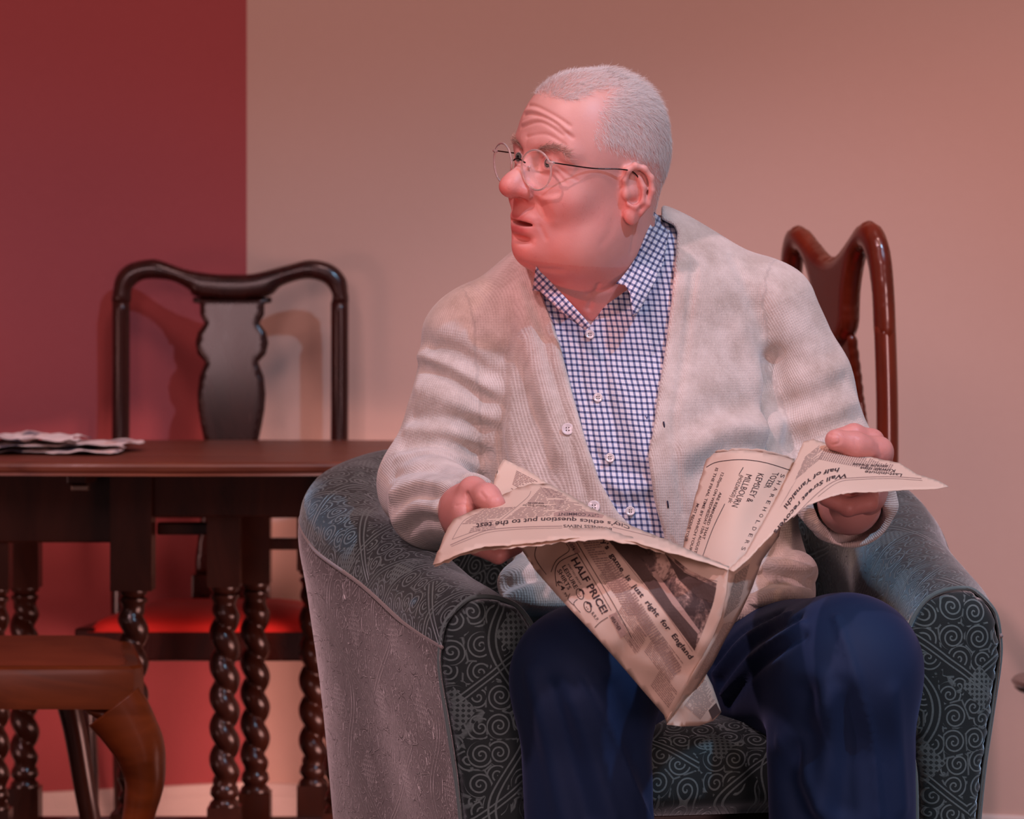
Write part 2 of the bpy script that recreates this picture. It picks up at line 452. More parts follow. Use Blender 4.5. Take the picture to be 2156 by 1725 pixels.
spl = L + [(974 - x, y) for x, y in L[::-1]]
poly = [bl(*p) for p in spl]
o = obj('splat', *inflate(poly, .006, .006, .0065, lambda u, v, w: np.stack([u, YB - 6.05 + .004 + w + np.clip(v - .45, 0, 2) ** 1.5 * .05 - .012 * np.sin(np.clip((v - .5) / .5, 0, 1) * PI), v], 1)), MAT['mahogany_dark'], ch)
z0 = bl(487, 1262)[1]
o = add_box('splat_shoe', MAT['mahogany_dark'], ch, bl(405, 0)[0], bl(569, 0)[0], YB - 6.05 - .02, YB - 6.05 + .015, .44, bl(0, 1208)[1])
for s in (-1, 1):
    xo = (bl(252, 640)[0], bl(714, 640)[0])[s > 0]; zt = bl(0, 636)[1]
    P = np.array([(xo, YB - 6.05 + .06, 0), (xo, YB - 6.05 + .012, .25), (xo, YB - 6.05, .42), (xo, YB - 6.05 + .003, .6), (xo, YB - 6.05 + .02, .8), (xo, YB - 6.05 + np.clip(zt - .45, 0, 2) ** 1.5 * .05, zt)])
    P = cr(P, 8)
    obj('back_post', *tube(P, .016, 14, ref=(0, 1, 0), ry=.014), MAT['mahogany_dark'], ch)
YS = 5.95
sx0, sx1 = W(157, 0, YS)[0] - cx0, W(748, 0, YS)[0] - cx0
zt, zb = HC - (1322 - 650) / FPX * YS, HC - (1392 - 650) / FPX * YS
poly = [(sx0, YS - 6.05 - .01), (sx1, YS - 6.05 - .01), (sx1 - .05, YB - 6.05), (sx0 + .05, YB - 6.05)]
V = [(x, y, z) for z in (zb, zt) for x, y in poly]
bevel(obj('seat_frame', V, [(0, 3, 2, 1), (4, 5, 6, 7), (0, 1, 5, 4), (1, 2, 6, 5), (2, 3, 7, 6), (3, 0, 4, 7)], MAT['mahogany_dark'], ch, smooth=False), .005)
pad = [(sx0 + .022, -.12), (sx1 - .022, -.12), (sx1 - .07, .20), (sx0 + .07, .20)]
pad = [tuple(p) for p in resample(pad, .02)]
V, F = inflate(pad, .038, .12, .016, lambda u, v, w: np.stack([u, v, np.where(w < 0, zt - .004 - w, zt - .006)], 1), .6)
obj('seat_pad', V, F[:, ::-1], MAT['red_cloth'], ch)
for s in (-1, 1):
    x = (sx0 + .03, sx1 - .03)[s > 0]
    P = cr(np.array([(x, -.115, zb + .01), (x + s * .008, -.13, .30), (x, -.12, .15), (x, -.125, .03), (x, -.14, 0.004)]), 8)
    obj('leg', *tube(P, np.interp(P[:, 2], [0, .03, .1, .3, .36], [.02, .02, .012, .02, .026]), 14, ref=(0, 1, 0)), MAT['mahogany_dark'], ch)

# ================================================================ right-hand chair seen almost from the side
YR = 5.0
rc = thing('dining_chair', 'reddish mahogany chair with yoke back seen obliquely behind the man on the right', 'chair', (W(1752, 0, 5.16)[0], 5.16, 0), math.radians(-74.5))
# own frame: x along the back (towards the near post +x), y points behind the chair; faces -y
HWid = .205
def rtop():
    T = [(-1.0, .93), (-1.02, 1.0), (-.98, 1.06), (-.84, 1.096), (-.64, 1.100), (-.40, 1.078), (-.18, 1.058), (0, 1.052)]
    B = [(-.84, .93), (-.83, .995), (-.77, 1.04), (-.66, 1.058), (-.50, 1.040), (-.37, .995), (-.29, .94)]
    o_ = T + [(-x, z) for x, z in T[::-1][1:]] + [(-x, z) for x, z in B] + [(0, .915)] + B[::-1]
    return [(x * HWid, z) for x, z in o_]
rk = .012
rake = lambda z: rk * np.sin(np.clip((z - .45) / .65, 0, 1) * PI)
cv = lambda u, v, w: np.stack([u, w + rake(v) , v], 1)
obj('crest_rail', *inflate([tuple(p) for p in cr(np.array(rtop()), 3, True)], .0155, .02, .0062, cv), MAT['mahogany'], rc)
L = [(-.30, .94), (-.25, .90), (-.20, .84), (-.20, .78), (-.30, .765), (-.31, .745), (-.22, .735), (-.22, .72), (-.33, .70), (-.42, .65), (-.38, .58), (-.22, .53), (-.30, .50), (-.36, .47)]
L = [(x * HWid, z) for x, z in L]; poly = L + [(-x, z) for x, z in L[::-1]]
obj('splat', *inflate(poly, .007, .006, .0065, lambda u, v, w: np.stack([u, w + rake(v) + .030 * np.sin(np.clip((v - .45) / .5, 0, 1) * PI), v], 1)), MAT['mahogany'], rc)
for s in (-1, 1):
    P = np.array([(s * .17, .09, 0), (s * .175, .03, .25), (s * .185, 0, .44)] + [(s * HWid * .93, float(rake(z)), z) for z in (.55, .65, .75, .85, .95)])
    P = cr(P, 6); obj('back_post', *tube(P, .015, 14, ref=(0, 1, 0), ry=.016), MAT['mahogany'], rc)
add_box('seat_frame', MAT['mahogany'], rc, -.22, .22, -.42, .015, .385, .44, .006)
pad = [tuple(p) for p in resample([(-.20, -.405), (.20, -.405), (.18, -.02), (-.18, -.02)], .02)]
V, F = inflate(pad, .035, .12, .016, lambda u, v, w: np.stack([u, v, np.where(w < 0, .437 - w, .435)], 1), .6)
obj('seat_pad', V, F[:, ::-1], MAT['red_cloth'], rc)
for s in (-1, 1):
    P = cr(np.array([(s * .195, -.40, .39), (s * .205, -.415, .30), (s * .195, -.40, .15), (s * .195, -.40, .03), (s * .20, -.41, 0.004)]), 8)
    obj('leg', *tube(P, np.interp(P[:, 2], [0, .03, .1, .3, .36], [.02, .02, .012, .02, .026]), 14, ref=(0, 1, 0)), MAT['mahogany'], rc)

# ================================================================ foreground chair at the lower left (cabriole leg, brown seat)
YL = 5.05
fc = thing('dining_chair', 'walnut chair with brown cloth seat and cabriole leg, in front of the table', 'chair', (W(60, 0, YL)[0], YL + .22, 0))
fx = fc.location[0]; fy = fc.location[1]
def fl(px, py, Y=YL): p = W(px, py, Y); return (p[0] - fx, p[1] - fy, p[2])
xr = fl(298, 0)[0]; ztop = fl(0, 1405)[2]; zbot = fl(0, 1494)[2]
def seat_outline(g=0.):
    P = [(xr - .47, -.215), (xr - .25, -.222), (xr - .05, -.222), (xr - .012, -.216), (xr, -.19), (xr - .010, -.10), (xr - .05, .16), (xr - .07, .185), (xr - .42, .17), (xr - .47, .14)]
    P = np.array(P); c = P.mean(0); d = P - c; return c + d * (1 - g / np.linalg.norm(d, axis=1)[:, None])
P = resample([tuple(p) for p in seat_outline()], .02); n = len(P)
prof = [(0, zbot), (.0, ztop - .012), (-.003, ztop - .004), (-.010, ztop), (-.03, ztop)]
c = P.mean(0); V = []
for o_, z in prof:
    d = P - c; q = c + d * (1 + o_ / np.linalg.norm(d, axis=1)[:, None]); V.append(np.column_stack([q, np.full(n, z)]))
V = np.vstack(V); k = len(prof); F = []
for i in range(k - 1):
    for j in range(n): F.append((i * n + j, i * n + (j + 1) % n, (i + 1) * n + (j + 1) % n, (i + 1) * n + j))
F += [tuple(range(n))[::-1], tuple((k - 1) * n + j for j in range(n))]
autosmooth(obj('seat_frame', V, F, MAT['walnut'], fc), 30)
pad = [tuple(p) for p in resample([tuple(q) for q in seat_outline(.022)], .02)]
V, F = inflate(pad, .024, .14, .014, lambda u, v, w: np.stack([u, v, np.where(w < 0, ztop - .003 - w, ztop - .005)], 1), .7)
obj('seat_pad', V, F[:, ::-1], MAT['brown_cloth'], fc)
# cabriole leg: S-curved sweep
ctr = [(240, 1488, .046), (258, 1512, .044), (275, 1540, .041), (291, 1570, .038), (300, 1602, .034), (304, 1650, .0285), (290, 1725, .0225), (272, 1800, .018), (258, 1880, .016), (252, 1960, .017), (252, 2012, .019)]
P = np.array([fl(a, b, YL - .02) for a, b, _ in ctr]); R = np.array([r for *_, r in ctr])
PP = cr(np.column_stack([P, R]), 8)
o = obj('cabriole_leg', *tube(PP[:, :3], PP[:, 3], 18, ref=(0, 1, 0), ry=np.minimum(PP[:, 3], .034)), MAT['walnut'], fc)
# knee bracket
br = [(165, 1494), (300, 1494), (300, 1520), (240, 1545), (205, 1520), (185, 1508)]
poly = [(fl(*p)[0], fl(*p)[2]) for p in br]
obj('knee_bracket', *inflate(poly, .012, .008, .006, lambda u, v, w: np.stack([u, -.20 + w, v], 1)), MAT['walnut'], fc)
zf = 0.004
P = np.array([fl(252, 1960, YL - .02), (fl(252, 1980, YL - .02)[0], fl(0, 0, YL - .03)[1], .004)]);
V, F = lathe([(.016, .05), (.022, .035), (.03, .018), (.03, .008), (.02, .0)][::-1], 20, (P[0][0], P[0][1])); obj('pad_foot', V, F, MAT['walnut'], fc)
P = cr(np.array([fl(140, 1470, YL + .34), fl(158, 1540, YL + .34), fl(182, 1680, YL + .35), fl(205, 1800, YL + .37), fl(222, 1890, YL + .39)]), 8); P[-1, 2] = 0.0
obj('leg', *tube(P, np.interp(P[:, 2], [0, .4], [.014, .019]), 12, ref=(0, 1, 0)), MAT['oak'], fc)
for a, b in ((xr - .44, -.19), (xr - .43, .15)):
    P = cr(np.array([(a, b, zbot + .01), (a - .005, b, .2), (a, b, 0.)]), 6); obj('leg', *tube(P, np.linspace(.022, .015, len(P)), 12, ref=(0, 1, 0)), MAT['walnut'], fc)
for b in (-.17, .06):
    P = cr(np.array([(xr - .455, b, zbot), (xr - .475, b, .65), (xr - .52, b, .98)]), 6); obj('back_post', *tube(P, .015, 12, ref=(0, 1, 0)), MAT['walnut'], fc)
P = cr(np.array([(xr - .52, -.18, .97), (xr - .53, -.055, 1.0), (xr - .52, .07, .97)]), 8); obj('crest_rail', *tube(P, .016, 12, ref=(0, 0, 1), ry=.03), MAT['walnut'], fc)
P = cr(np.array([(xr - .46, -.055, zbot + .05), (xr - .478, -.055, .65), (xr - .522, -.055, .985)]), 6); obj('splat', *tube(P, .045, 12, ref=(1, 0, 0), ry=.006), MAT['walnut'], fc)

# ================================================================ side table whose rim shows at the right edge
st = thing('side_table', 'small dark wooden table with double-moulded rim at the right edge', 'table', (W(2135, 0, 5.3)[0] + .21, 5.3, 0))
zt = HC - (1430 - 650) / FPX * 5.3
V, F = lathe([(.19, zt - .020), (.204, zt - .018), (.208, zt - .0145), (.204, zt - .0112), (.2035, zt - .0105), (.210, zt - .009), (.2125, zt - .005), (.209, zt - .001), (.2, zt)], 72)
autosmooth(obj('table_top', V, F, MAT['mahogany_dark'], st), 40)
V, F = lathe([(.03, .10), (.022, .16), (.03, .25), (.016, .30), (.02, .36), (.035, zt - .03), (.07, zt - .019)], 28); obj('pedestal', V, F, MAT['mahogany_dark'], st)
for k in range(3):
    a = k * 2 * PI / 3 + .4; d = np.array([math.cos(a), math.sin(a)])
    P = cr(np.array([(*(d * .02), .15), (*(d * .08), .12), (*(d * .15), .04), (*(d * .20), .012)]), 6)
    obj('leg', *tube(P, np.linspace(.018, .011, len(P)), 12), MAT['mahogany_dark'], st)

# ================================================================ crumpled magazine on the table
def crumple(px0, px1, Y0, Y1, z, amp, seed, n=46, sc=16):
    u, v = np.meshgrid(np.linspace(0, 1, n), np.linspace(0, 1, n // 2)); V = []
    for a, b in zip(u.ravel(), v.ravel()):
        Y = Y0 + (Y1 - Y0) * b + .02 * math.sin(5 * a + seed); x = (px0 + (px1 - px0) * a - 1078) / FPX * 5.75 + .012 * math.sin(7 * b + seed)
        h = noise.noise(Vector((x * sc, Y * sc, seed))) * .5 + .5
        h2 = noise.noise(Vector((x * sc * 2.6, Y * sc * 2.6, seed + 9))) * .35
        V.append((x - mg.location[0], Y - mg.location[1], z + amp * max(0, h + h2) * (1 if 0 < a < 1 else .8)))
    F = []
    w = n
    for j in range(n // 2 - 1):
        for i in range(n - 1): F.append((j * w + i, j * w + i + 1, (j + 1) * w + i + 1, (j + 1) * w + i))
    return np.array(V), F
mg = thing('newspaper', 'crumpled open newspaper lying on the dark table, cut by the left edge', 'newspaper', (W(100, 0, 5.75)[0], 5.75, TZ))
m = M('crumpled_print'); v = m.coord(); bw = m.ramp(m.noise(14, 2, v, .6, .6), [(.38, rgb(90, 84, 96)), (.44, rgb(216, 196, 190)), (.62, rgb(230, 212, 205)), (.74, rgb(200, 130, 100))])
MAT['crumple'] = m.set(color=bw, rough=.6)
for k, (a, b, y0, y1, z, amp) in enumerate([(-90, 262, 5.58, 5.86, .002, .010), (-60, 286, 5.60, 5.84, .010, .010), (-80, 175, 5.60, 5.80, .016, .018)]):
    V, F = crumple(a, b, y0, y1, z, amp, 3.3 * k)
    o = obj('page', V, F, MAT['crumple'], mg, smooth=False); o.modifiers.new('s', 'SOLIDIFY').thickness = .0006
# ================================================================ patterned velvet tub armchair
def velvet(name, base, line, sheen_t, inv=False):
    m = M(name); uv = m.scale(m.n('ShaderNodeUVMap').outputs[0], (.80, .80, 1))
    wob = m.n('ShaderNodeTexNoise'); wob.inputs['Scale'].default_value = 9; m.put(wob.inputs['Vector'], uv)
    x, y, _ = m.xyz(uv)
    y = m.math('ADD', y, m.math('MULTIPLY', m.math('SUBTRACT', wob.outputs['Fac'], .5), .012))
    # wandering double stems
    def dbl(c, per, off, w0=.010, w1=.026):
        f = m.math('ABSOLUTE', m.math('SUBTRACT', m.math('FRACT', m.math('ADD', m.math('DIVIDE', c, per), off)), .5))
        g = m.math('ABSOLUTE', m.math('SUBTRACT', f, w1))
        return m.math('SUBTRACT', 1.0, m.smooth(g, w0 * .5, w0 * 1.1)), f
    sx = m.math('ADD', x, m.math('MULTIPLY', m.math('SINE', m.math('MULTIPLY', y, 2 * PI / .15)), .017))
    d1, f1 = dbl(sx, .125, .1)
    par = m.math('GREATER_THAN', m.math('FRACT', m.math('ADD', m.math('DIVIDE', sx, .25), .05)), .5)
    sgn = m.math('SUBTRACT', m.math('MULTIPLY', par, 2.), 1.)
    dg = m.math('ADD', m.math('MULTIPLY', y, .82), m.math('MULTIPLY', m.math('MULTIPLY', sgn, x), .62))
    d2, f2 = dbl(dg, .098, .3, .010, .024)
    stems = m.math('MAXIMUM', d1, d2)
    # scrolls: one spiral in every cell
    vo = m.n('ShaderNodeTexVoronoi', feature='F1'); vo.inputs['Scale'].default_value = 42; vo.inputs['Randomness'].default_value = .55; m.put(vo.inputs['Vector'], uv)
    sub = m.n('ShaderNodeVectorMath', operation='SUBTRACT'); m.put(sub.inputs[0], uv); m.put(sub.inputs[1], vo.outputs['Position'])
    lx, ly, _ = m.xyz(sub.outputs[0]); r = m.math('SQRT', m.math('ADD', m.math('MULTIPLY', lx, lx), m.math('MULTIPLY', ly, ly)))
    cr_, cg, _ = m.xyz(vo.outputs['Color'])
    hand = m.math('SUBTRACT', m.math('MULTIPLY', m.math('GREATER_THAN', cr_, .5), 2.), 1.)
    an = m.math('ADD', m.math('MULTIPLY', m.math('ARCTAN2', ly, lx), hand), m.math('MULTIPLY', cg, 6.28))
    sp = m.math('SINE', m.math('ADD', an, m.math('MULTIPLY', r, 2 * PI / .0050)))
    spir = m.math('MULTIPLY', m.smooth(sp, .35, .75), m.math('SUBTRACT', 1., m.smooth(r, .0115, .0125)))
    # small leaf tips between
    vo2 = m.n('ShaderNodeTexVoronoi', feature='DISTANCE_TO_EDGE'); vo2.inputs['Scale'].default_value = 42; vo2.inputs['Randomness'].default_value = .55; m.put(vo2.inputs['Vector'], uv)
    leaf = m.math('MULTIPLY', m.math('SUBTRACT', 1., m.smooth(vo2.outputs['Distance'], .018, .05)), m.smooth(m.noise(120, 1, uv), .47, .52))
    # chequered lozenges
    ux = m.math('SUBTRACT', m.math('FRACT', m.math('DIVIDE', m.math('ADD', x, y), .118)), .5)
    uy = m.math('SUBTRACT', m.math('FRACT', m.math('DIVIDE', m.math('SUBTRACT', x, m.math('MULTIPLY', y, .8)), .131)), .5)
    ch_ = m.math('MULTIPLY', m.math('LESS_THAN', m.math('ABSOLUTE', ux), .16), m.math('LESS_THAN', m.math('ABSOLUTE', uy), .14))
    dots = m.math('MULTIPLY', m.math('SINE', m.math('MULTIPLY', m.math('ADD', x, y), 2 * PI / .0095)), m.math('SINE', m.math('MULTIPLY', m.math('SUBTRACT', x, y), 2 * PI / .0095)))
    chk = m.math('ADD', m.math('MULTIPLY', m.smooth(dots, -.35, -.1), .75), .1)
    near = m.math('MULTIPLY', m.math('GREATER_THAN', f1, .06), m.math('GREATER_THAN', f2, .055))
    fill = m.math('MULTIPLY', m.math('MAXIMUM', spir, m.math('MULTIPLY', leaf, .8)), near)
    pat = m.math('MAXIMUM', stems, m.math('ADD', m.math('MULTIPLY', fill, m.math('SUBTRACT', 1., ch_)), m.math('MULTIPLY', chk, ch_)))
    pat = m.math('MULTIPLY', pat, m.math('ADD', .55, m.math('MULTIPLY', m.noise(500, 2, uv), .8)), clamp=True)
    patch = m.noise(7, 2, uv)
    b2 = m.mix(patch, base, tuple(c * 1.8 for c in base))
    h = pat if not inv else m.math('SUBTRACT', 1., pat)
    nb = m.bump(m.noise(1400, 2, uv), .35, .0006)
    return m.set(color=m.mix(pat, b2, line), rough=.75, spec=.25, sheen=1.0, sheen_r=.35, sheen_t=sheen_t, normal=m.bump(h, .9 if inv else .5, .002 if inv else .0012, nb))
MAT['velvet'] = velvet('dark_green_scroll_velvet', rgb(22, 31, 32), rgb(92, 108, 108), (.62, .72, .78, 1))
MAT['velvet_lit'] = velvet('side_lit_scroll_velvet', rgb(84, 80, 80), rgb(128, 122, 122), (.9, .85, .85, 1), True)  # same velvet made paler: grazing light put into the colour

AC = thing('tub_armchair', 'grey-green scroll-patterned velvet tub armchair in which the man sits', 'armchair', (.159, 4.306, 0), math.radians(12))
half = [(-.268, -.385), (-.285, -.28), (-.302, -.12), (-.330, .04), (-.325, .18), (-.255, .30), (-.13, .355), (0, .365)]
pathU = np.array(half + [(-x, y) for x, y in half[::-1][1:]])
pathU = cr(pathU, 12)
nU = len(pathU)
def frame_at(i):
    t = pathU[min(i + 1, nU - 1)] - pathU[max(i - 1, 0)]; t /= np.linalg.norm(t)
    return np.array([-t[1], t[0]])          # points outward (path runs left front -> back -> right front)
arc = np.concatenate([[0], np.cumsum(np.linalg.norm(np.diff(pathU, axis=0), axis=1))]); Ltot = arc[-1]
def rimz(y): return np.interp(y, [-.39, -.25, -.10, .05, .20, .36], [.655, .676, .705, .735, .775, .80])
def sect(y, q):
    """outside to inside section: offset from the centreline and height; q in 0..1 (0 = at the front ends)"""
    zr = rimz(y); w = .040 + .012 * q
    return [(.012, .10), (.022, .25), (.036, .42), (w + .008, zr - .15), (w + .018, zr - .085), (w + .018, zr - .055),   # 0-5 outer panel up to the seam
            (w + .012, zr - .028), (w - .006, zr - .008), (.018, zr), (-.008, zr - .002), (-.032, zr - .014), (-.050, zr - .042), (-.058, zr - .08), (-.055, zr - .13),
            (-.046, zr - .19), (-.042, .42), (-.042, .30)]
def dense(sec, n=5): return cr(np.array(sec), n)
SECN = None; rowsO = []; rowsI = []; uvO = []; uvI = []
for i in range(nU):
    y = pathU[i][1]; q = min(arc[i], Ltot - arc[i]) / .45; q = min(q, 1)
    s = dense(sect(y, q)); nrm = frame_at(i)
    if nrm @ pathU[i] < 0 and abs(pathU[i][0]) > .1: nrm = -nrm
    if abs(pathU[i][0]) <= .1: nrm = np.array([nrm[0] * np.sign(nrm[1]), abs(nrm[1])])
    P = np.column_stack([pathU[i] + s[:, :1] * nrm, s[:, 1]])
    g = np.concatenate([[0], np.cumsum(np.linalg.norm(np.diff(s, axis=0), axis=1))])
    k = 5 * 5
    rowsO.append(P[:k + 1]); rowsI.append(P[k:]); uvO.append(np.column_stack([np.full(k + 1, arc[i]), g[:k + 1]])); uvI.append(np.column_stack([np.full(len(P) - k, arc[i] * 1.03 + .03), g[k:]]))
def gridobj(name, rows, uvs, mat, flip=False, thick=None, noise_a=0):
    n = len(rows); m_ = len(rows[0]); V = np.vstack(rows); F = []
    for i in range(n - 1):
        for j in range(m_ - 1):
            q = (i * m_ + j, i * m_ + j + 1, (i + 1) * m_ + j + 1, (i + 1) * m_ + j); F.append(q[::-1] if flip else q)
    if noise_a:
        for i in range(len(V)):
            V[i] += noise_a * np.array(noise.noise_vector(Vector(V[i] * 7)))
    o = obj(name, V, np.array(F), mat, AC, uv=np.vstack(uvs)); return o
gridobj('outer_panel', rowsO, uvO, MAT['velvet_lit'], flip=True, noise_a=.004)
gridobj('padded_rim', rowsI, uvI, MAT['velvet'], flip=True, noise_a=.004)
# seam cord between the outer panel and the rim
P = np.array([r[-1] for r in rowsO]); obj('seam_cord', *tube(P, .0022, 6), MAT['velvet_lit'], AC)
# front panels of the two arms, with piping
for i, nm in ((0, 'front_panel'), (nU - 1, 'front_panel')):
    y = pathU[i][1]; s = dense(sect(y, 0)); sg = -1 if i == 0 else 1
    poly = [(pathU[i][0] + sg * a, b) for a, b in s]
    V, F = inflate(poly, .022, .045, .009, lambda u, v, w: np.stack([u, y + np.where(w < 0, w, 0.01), v], 1), .6)
    uv = np.column_stack([V[:, 0] + i * .013, V[:, 2]])
    o = obj(nm, V, F, MAT['velvet'], AC, uv=uv)
    pp = np.array([(u, y - .002, v) for u, v in poly]); o2 = obj('piping', *tube(pp, .0026, 7, ref=(0, 1, 0)), MAT['velvet'], o)
# seat cushion, base front, base box, feet
def cushion(name, x0, x1, y0, y1, z0, z1, mat, puff=.012, n=26):
    bm = bmesh.new(); bmesh.ops.create_cube(bm, size=1); 
    bmesh.ops.subdivide_edges(bm, edges=bm.edges, cuts=n, use_grid_fill=True)
    V = np.array([v.co[:] for v in bm.verts]) * 2
    F = [[v.index for v in f.verts] for f in bm.faces]; bm.free()
    c = np.array([(x0 + x1) / 2, (y0 + y1) / 2, (z0 + z1) / 2]); hs = np.array([(x1 - x0), (y1 - y0), (z1 - z0)]) / 2; r = .03
    Q = V * hs; core = np.clip(Q, -(hs - r), hs - r); d = Q - core; L = np.linalg.norm(d, axis=1)[:, None]
    Q = core + np.where(L > 1e-9, d / np.maximum(L, 1e-9) * r, 0)
    bulge = (1 - V[:, 0] ** 2).clip(0) * (1 - V[:, 1] ** 2).clip(0); Q[:, 2] += puff * bulge * np.sign(V[:, 2])
    bf = (1 - V[:, 0] ** 2).clip(0) * (1 - V[:, 2] ** 2).clip(0); Q[:, 1] += puff * bf * np.sign(V[:, 1])
    Q += c
    uv = np.column_stack([Q[:, 0], Q[:, 1] + Q[:, 2] * 1.0])
    return obj(name, Q, np.array(F), mat, AC, uv=uv)
cushion('seat_cushion', -.222, .222, -.395, .30, .405, .505, MAT['velvet'])
o = cushion('base_front', -.222, .222, -.37, -.33, .11, .385, MAT['velvet'], .004)
add_box('base_frame', MAT['oak'], AC, -.225, .225, -.33, .28, .10, .40)
for x in (-.25, .25):
    for y in (-.33, .22):
        V, F = lathe([(.016, 0), (.024, .05), (.028, .11)], 16, (x, y)); obj('foot', V, F, MAT['oak'], AC)
# ================================================================ organic modelling: distance fields meshed by surface nets
f32 = np.float32
def ell(P, c, r, R=None):
    q = P - np.asarray(c, f32)
    if R is not None: q = q @ np.asarray(R, f32)
    r = np.asarray(r, f32); a = q / r; k0 = np.sqrt((a * a).sum(1)) + 1e-9; a = a / r; k1 = np.sqrt((a * a).sum(1)) + 1e-9
    return k0 * (k0 - 1) / k1
def cap(P, a, b, ra, rb):
    a = np.asarray(a, f32); b = np.asarray(b, f32); ab = b - a
    t = np.clip(((P - a) @ ab) / (ab @ ab + 1e-12), 0, 1).astype(f32); d = P - a - t[:, None] * ab
    return np.sqrt((d * d).sum(1)) - (ra + (rb - ra) * t)
def smin(a, b, k):
    h = np.clip(k - np.abs(a - b), 0, None) / k
    return np.minimum(a, b) - h * h * k * .25
def smax(a, b, k): return -smin(-a, -b, k)
def chain(P, pts, rad, k=.01):
    d = None
    for i in range(len(pts) - 1):
        e = cap(P, pts[i], pts[i + 1], rad[i], rad[i + 1]); d = e if d is None else smin(d, e, k)
    return d
def surfnet(f, lo, hi, h, B=8, margin=1.6):
    lo = np.asarray(lo, float); dims = np.ceil((np.asarray(hi) - lo) / h / B).astype(int) * B
    nb = dims // B; ii = np.stack(np.meshgrid(*[np.arange(n) for n in nb], indexing='ij'), -1).reshape(-1, 3)
    cen = (lo + (ii * B + (B - 1) / 2) * h).astype(f32); fc = f(cen)
    act = np.abs(fc) < B * h * .87 * margin + h
    Vv = np.repeat(np.repeat(np.repeat(np.where(fc < 0, -1e3, 1e3).reshape(nb).astype(f32), B, 0), B, 1), B, 2)
    loc = np.stack(np.meshgrid(*[np.arange(B)] * 3, indexing='ij'), -1).reshape(-1, 3)
    A = ii[act]; step = 1500
    for s in range(0, len(A), step):
        idx = (A[s:s + step, None, :] * B + loc[None]).reshape(-1, 3)
        Vv[idx[:, 0], idx[:, 1], idx[:, 2]] = f((lo + idx * h).astype(f32))
    S = Vv < 0
    c = np.zeros(tuple(dims - 1), np.int8)
    offs = [(i, j, k) for i in (0, 1) for j in (0, 1) for k in (0, 1)]
    for o in offs: c += S[o[0]:dims[0] - 1 + o[0], o[1]:dims[1] - 1 + o[1], o[2]:dims[2] - 1 + o[2]]
    cells = np.argwhere((c > 0) & (c < 8)); cid = -np.ones(c.shape, np.int32); cid[tuple(cells.T)] = np.arange(len(cells))
    vals = np.stack([Vv[tuple((cells + o).T)] for o in offs], 1)
    acc = np.zeros((len(cells), 3)); cnt = np.zeros(len(cells))
    for a in range(8):
        for b in range(a + 1, 8):
            oa, ob = np.array(offs[a]), np.array(offs[b])
            if np.abs(oa - ob).sum() != 1: continue
            va, vb = vals[:, a], vals[:, b]; m = (va < 0) != (vb < 0)
            t = va[m] / (va[m] - vb[m]); acc[m] += oa + t[:, None] * (ob - oa); cnt[m] += 1
    V = lo + (cells + acc / cnt[:, None]) * h
    F = []
    for ax in range(3):
        u, v = (ax + 1) % 3, (ax + 2) % 3
        sl0 = [slice(0, dims[i] - 1) for i in range(3)]; sl1 = list(sl0); sl1[ax] = slice(1, dims[ax])
        sl0[u] = sl1[u] = slice(1, dims[u] - 1); sl0[v] = sl1[v] = slice(1, dims[v] - 1)
        a = S[tuple(sl0)]; b = S[tuple(sl1)]; e = np.argwhere(a != b); 
        if not len(e): continue
        sgn = a[tuple(e.T)]; e = e.copy(); e[:, u] += 1; e[:, v] += 1
        du = np.zeros(3, int); du[u] = 1; dv = np.zeros(3, int); dv[v] = 1
        q = np.stack([cid[tuple((e - du - dv).T)], cid[tuple((e - dv).T)], cid[tuple(e.T)], cid[tuple((e - du).T)]], 1)
        q[~sgn] = q[~sgn][:, ::-1]; F.append(q)
    F = np.vstack(F); F = F[(F >= 0).all(1)]
    # one Newton step onto the surface
    for _ in range(1):
        Vf = V.astype(f32); e = h * .5; f0 = f(Vf); g = np.stack([f(Vf + np.eye(3, dtype=f32)[i] * f32(e)) - f0 for i in range(3)], 1) / e
        gl = (g * g).sum(1) + 1e-6; st = np.clip(f0 / gl, -h * .7, h * .7)[:, None] * g; st[np.linalg.norm(st, axis=1) > h] = 0; V = V - st
    return V, F
def vnormals(V, F):
    n = np.cross(V[F[:, 2]] - V[F[:, 0]], V[F[:, -1]] - V[F[:, 1]]); N = np.zeros_like(V)
    for i in range(F.shape[1]): 
        for k in range(3): N[:, k] += np.bincount(F[:, i], n[:, k], len(V))
    return N / (np.linalg.norm(N, axis=1)[:, None] + 1e-12)
def relax(V, F, it=1, lam=.5, mask=None):
    E = np.vstack([F[:, [i, (i + 1) % F.shape[1]]] for i in range(F.shape[1])])
    deg = np.bincount(E[:, 0], minlength=len(V)) + np.bincount(E[:, 1], minlength=len(V))
    for _ in range(it):
        S = np.stack([np.bincount(E[:, 0], V[E[:, 1], k], len(V)) + np.bincount(E[:, 1], V[E[:, 0], k], len(V)) for k in range(3)], 1)
        D = (S / np.maximum(deg, 1)[:, None] - V) * lam
        V = V + (D if mask is None else D * mask[:, None])
    return V
CAMP = Vector((0, 0, HC))
def ray(bvh, px, py):
    d = Vector(W(px, py, 1.0)) - CAMP; d.normalize()
    h = bvh.ray_cast(CAMP, d)
    return None if h[0] is None else np.array(h[0])
def bvh_of(V, F): return BVHTree.FromPolygons([tuple(v) for v in V], [tuple(int(i) for i in f) for f in F])
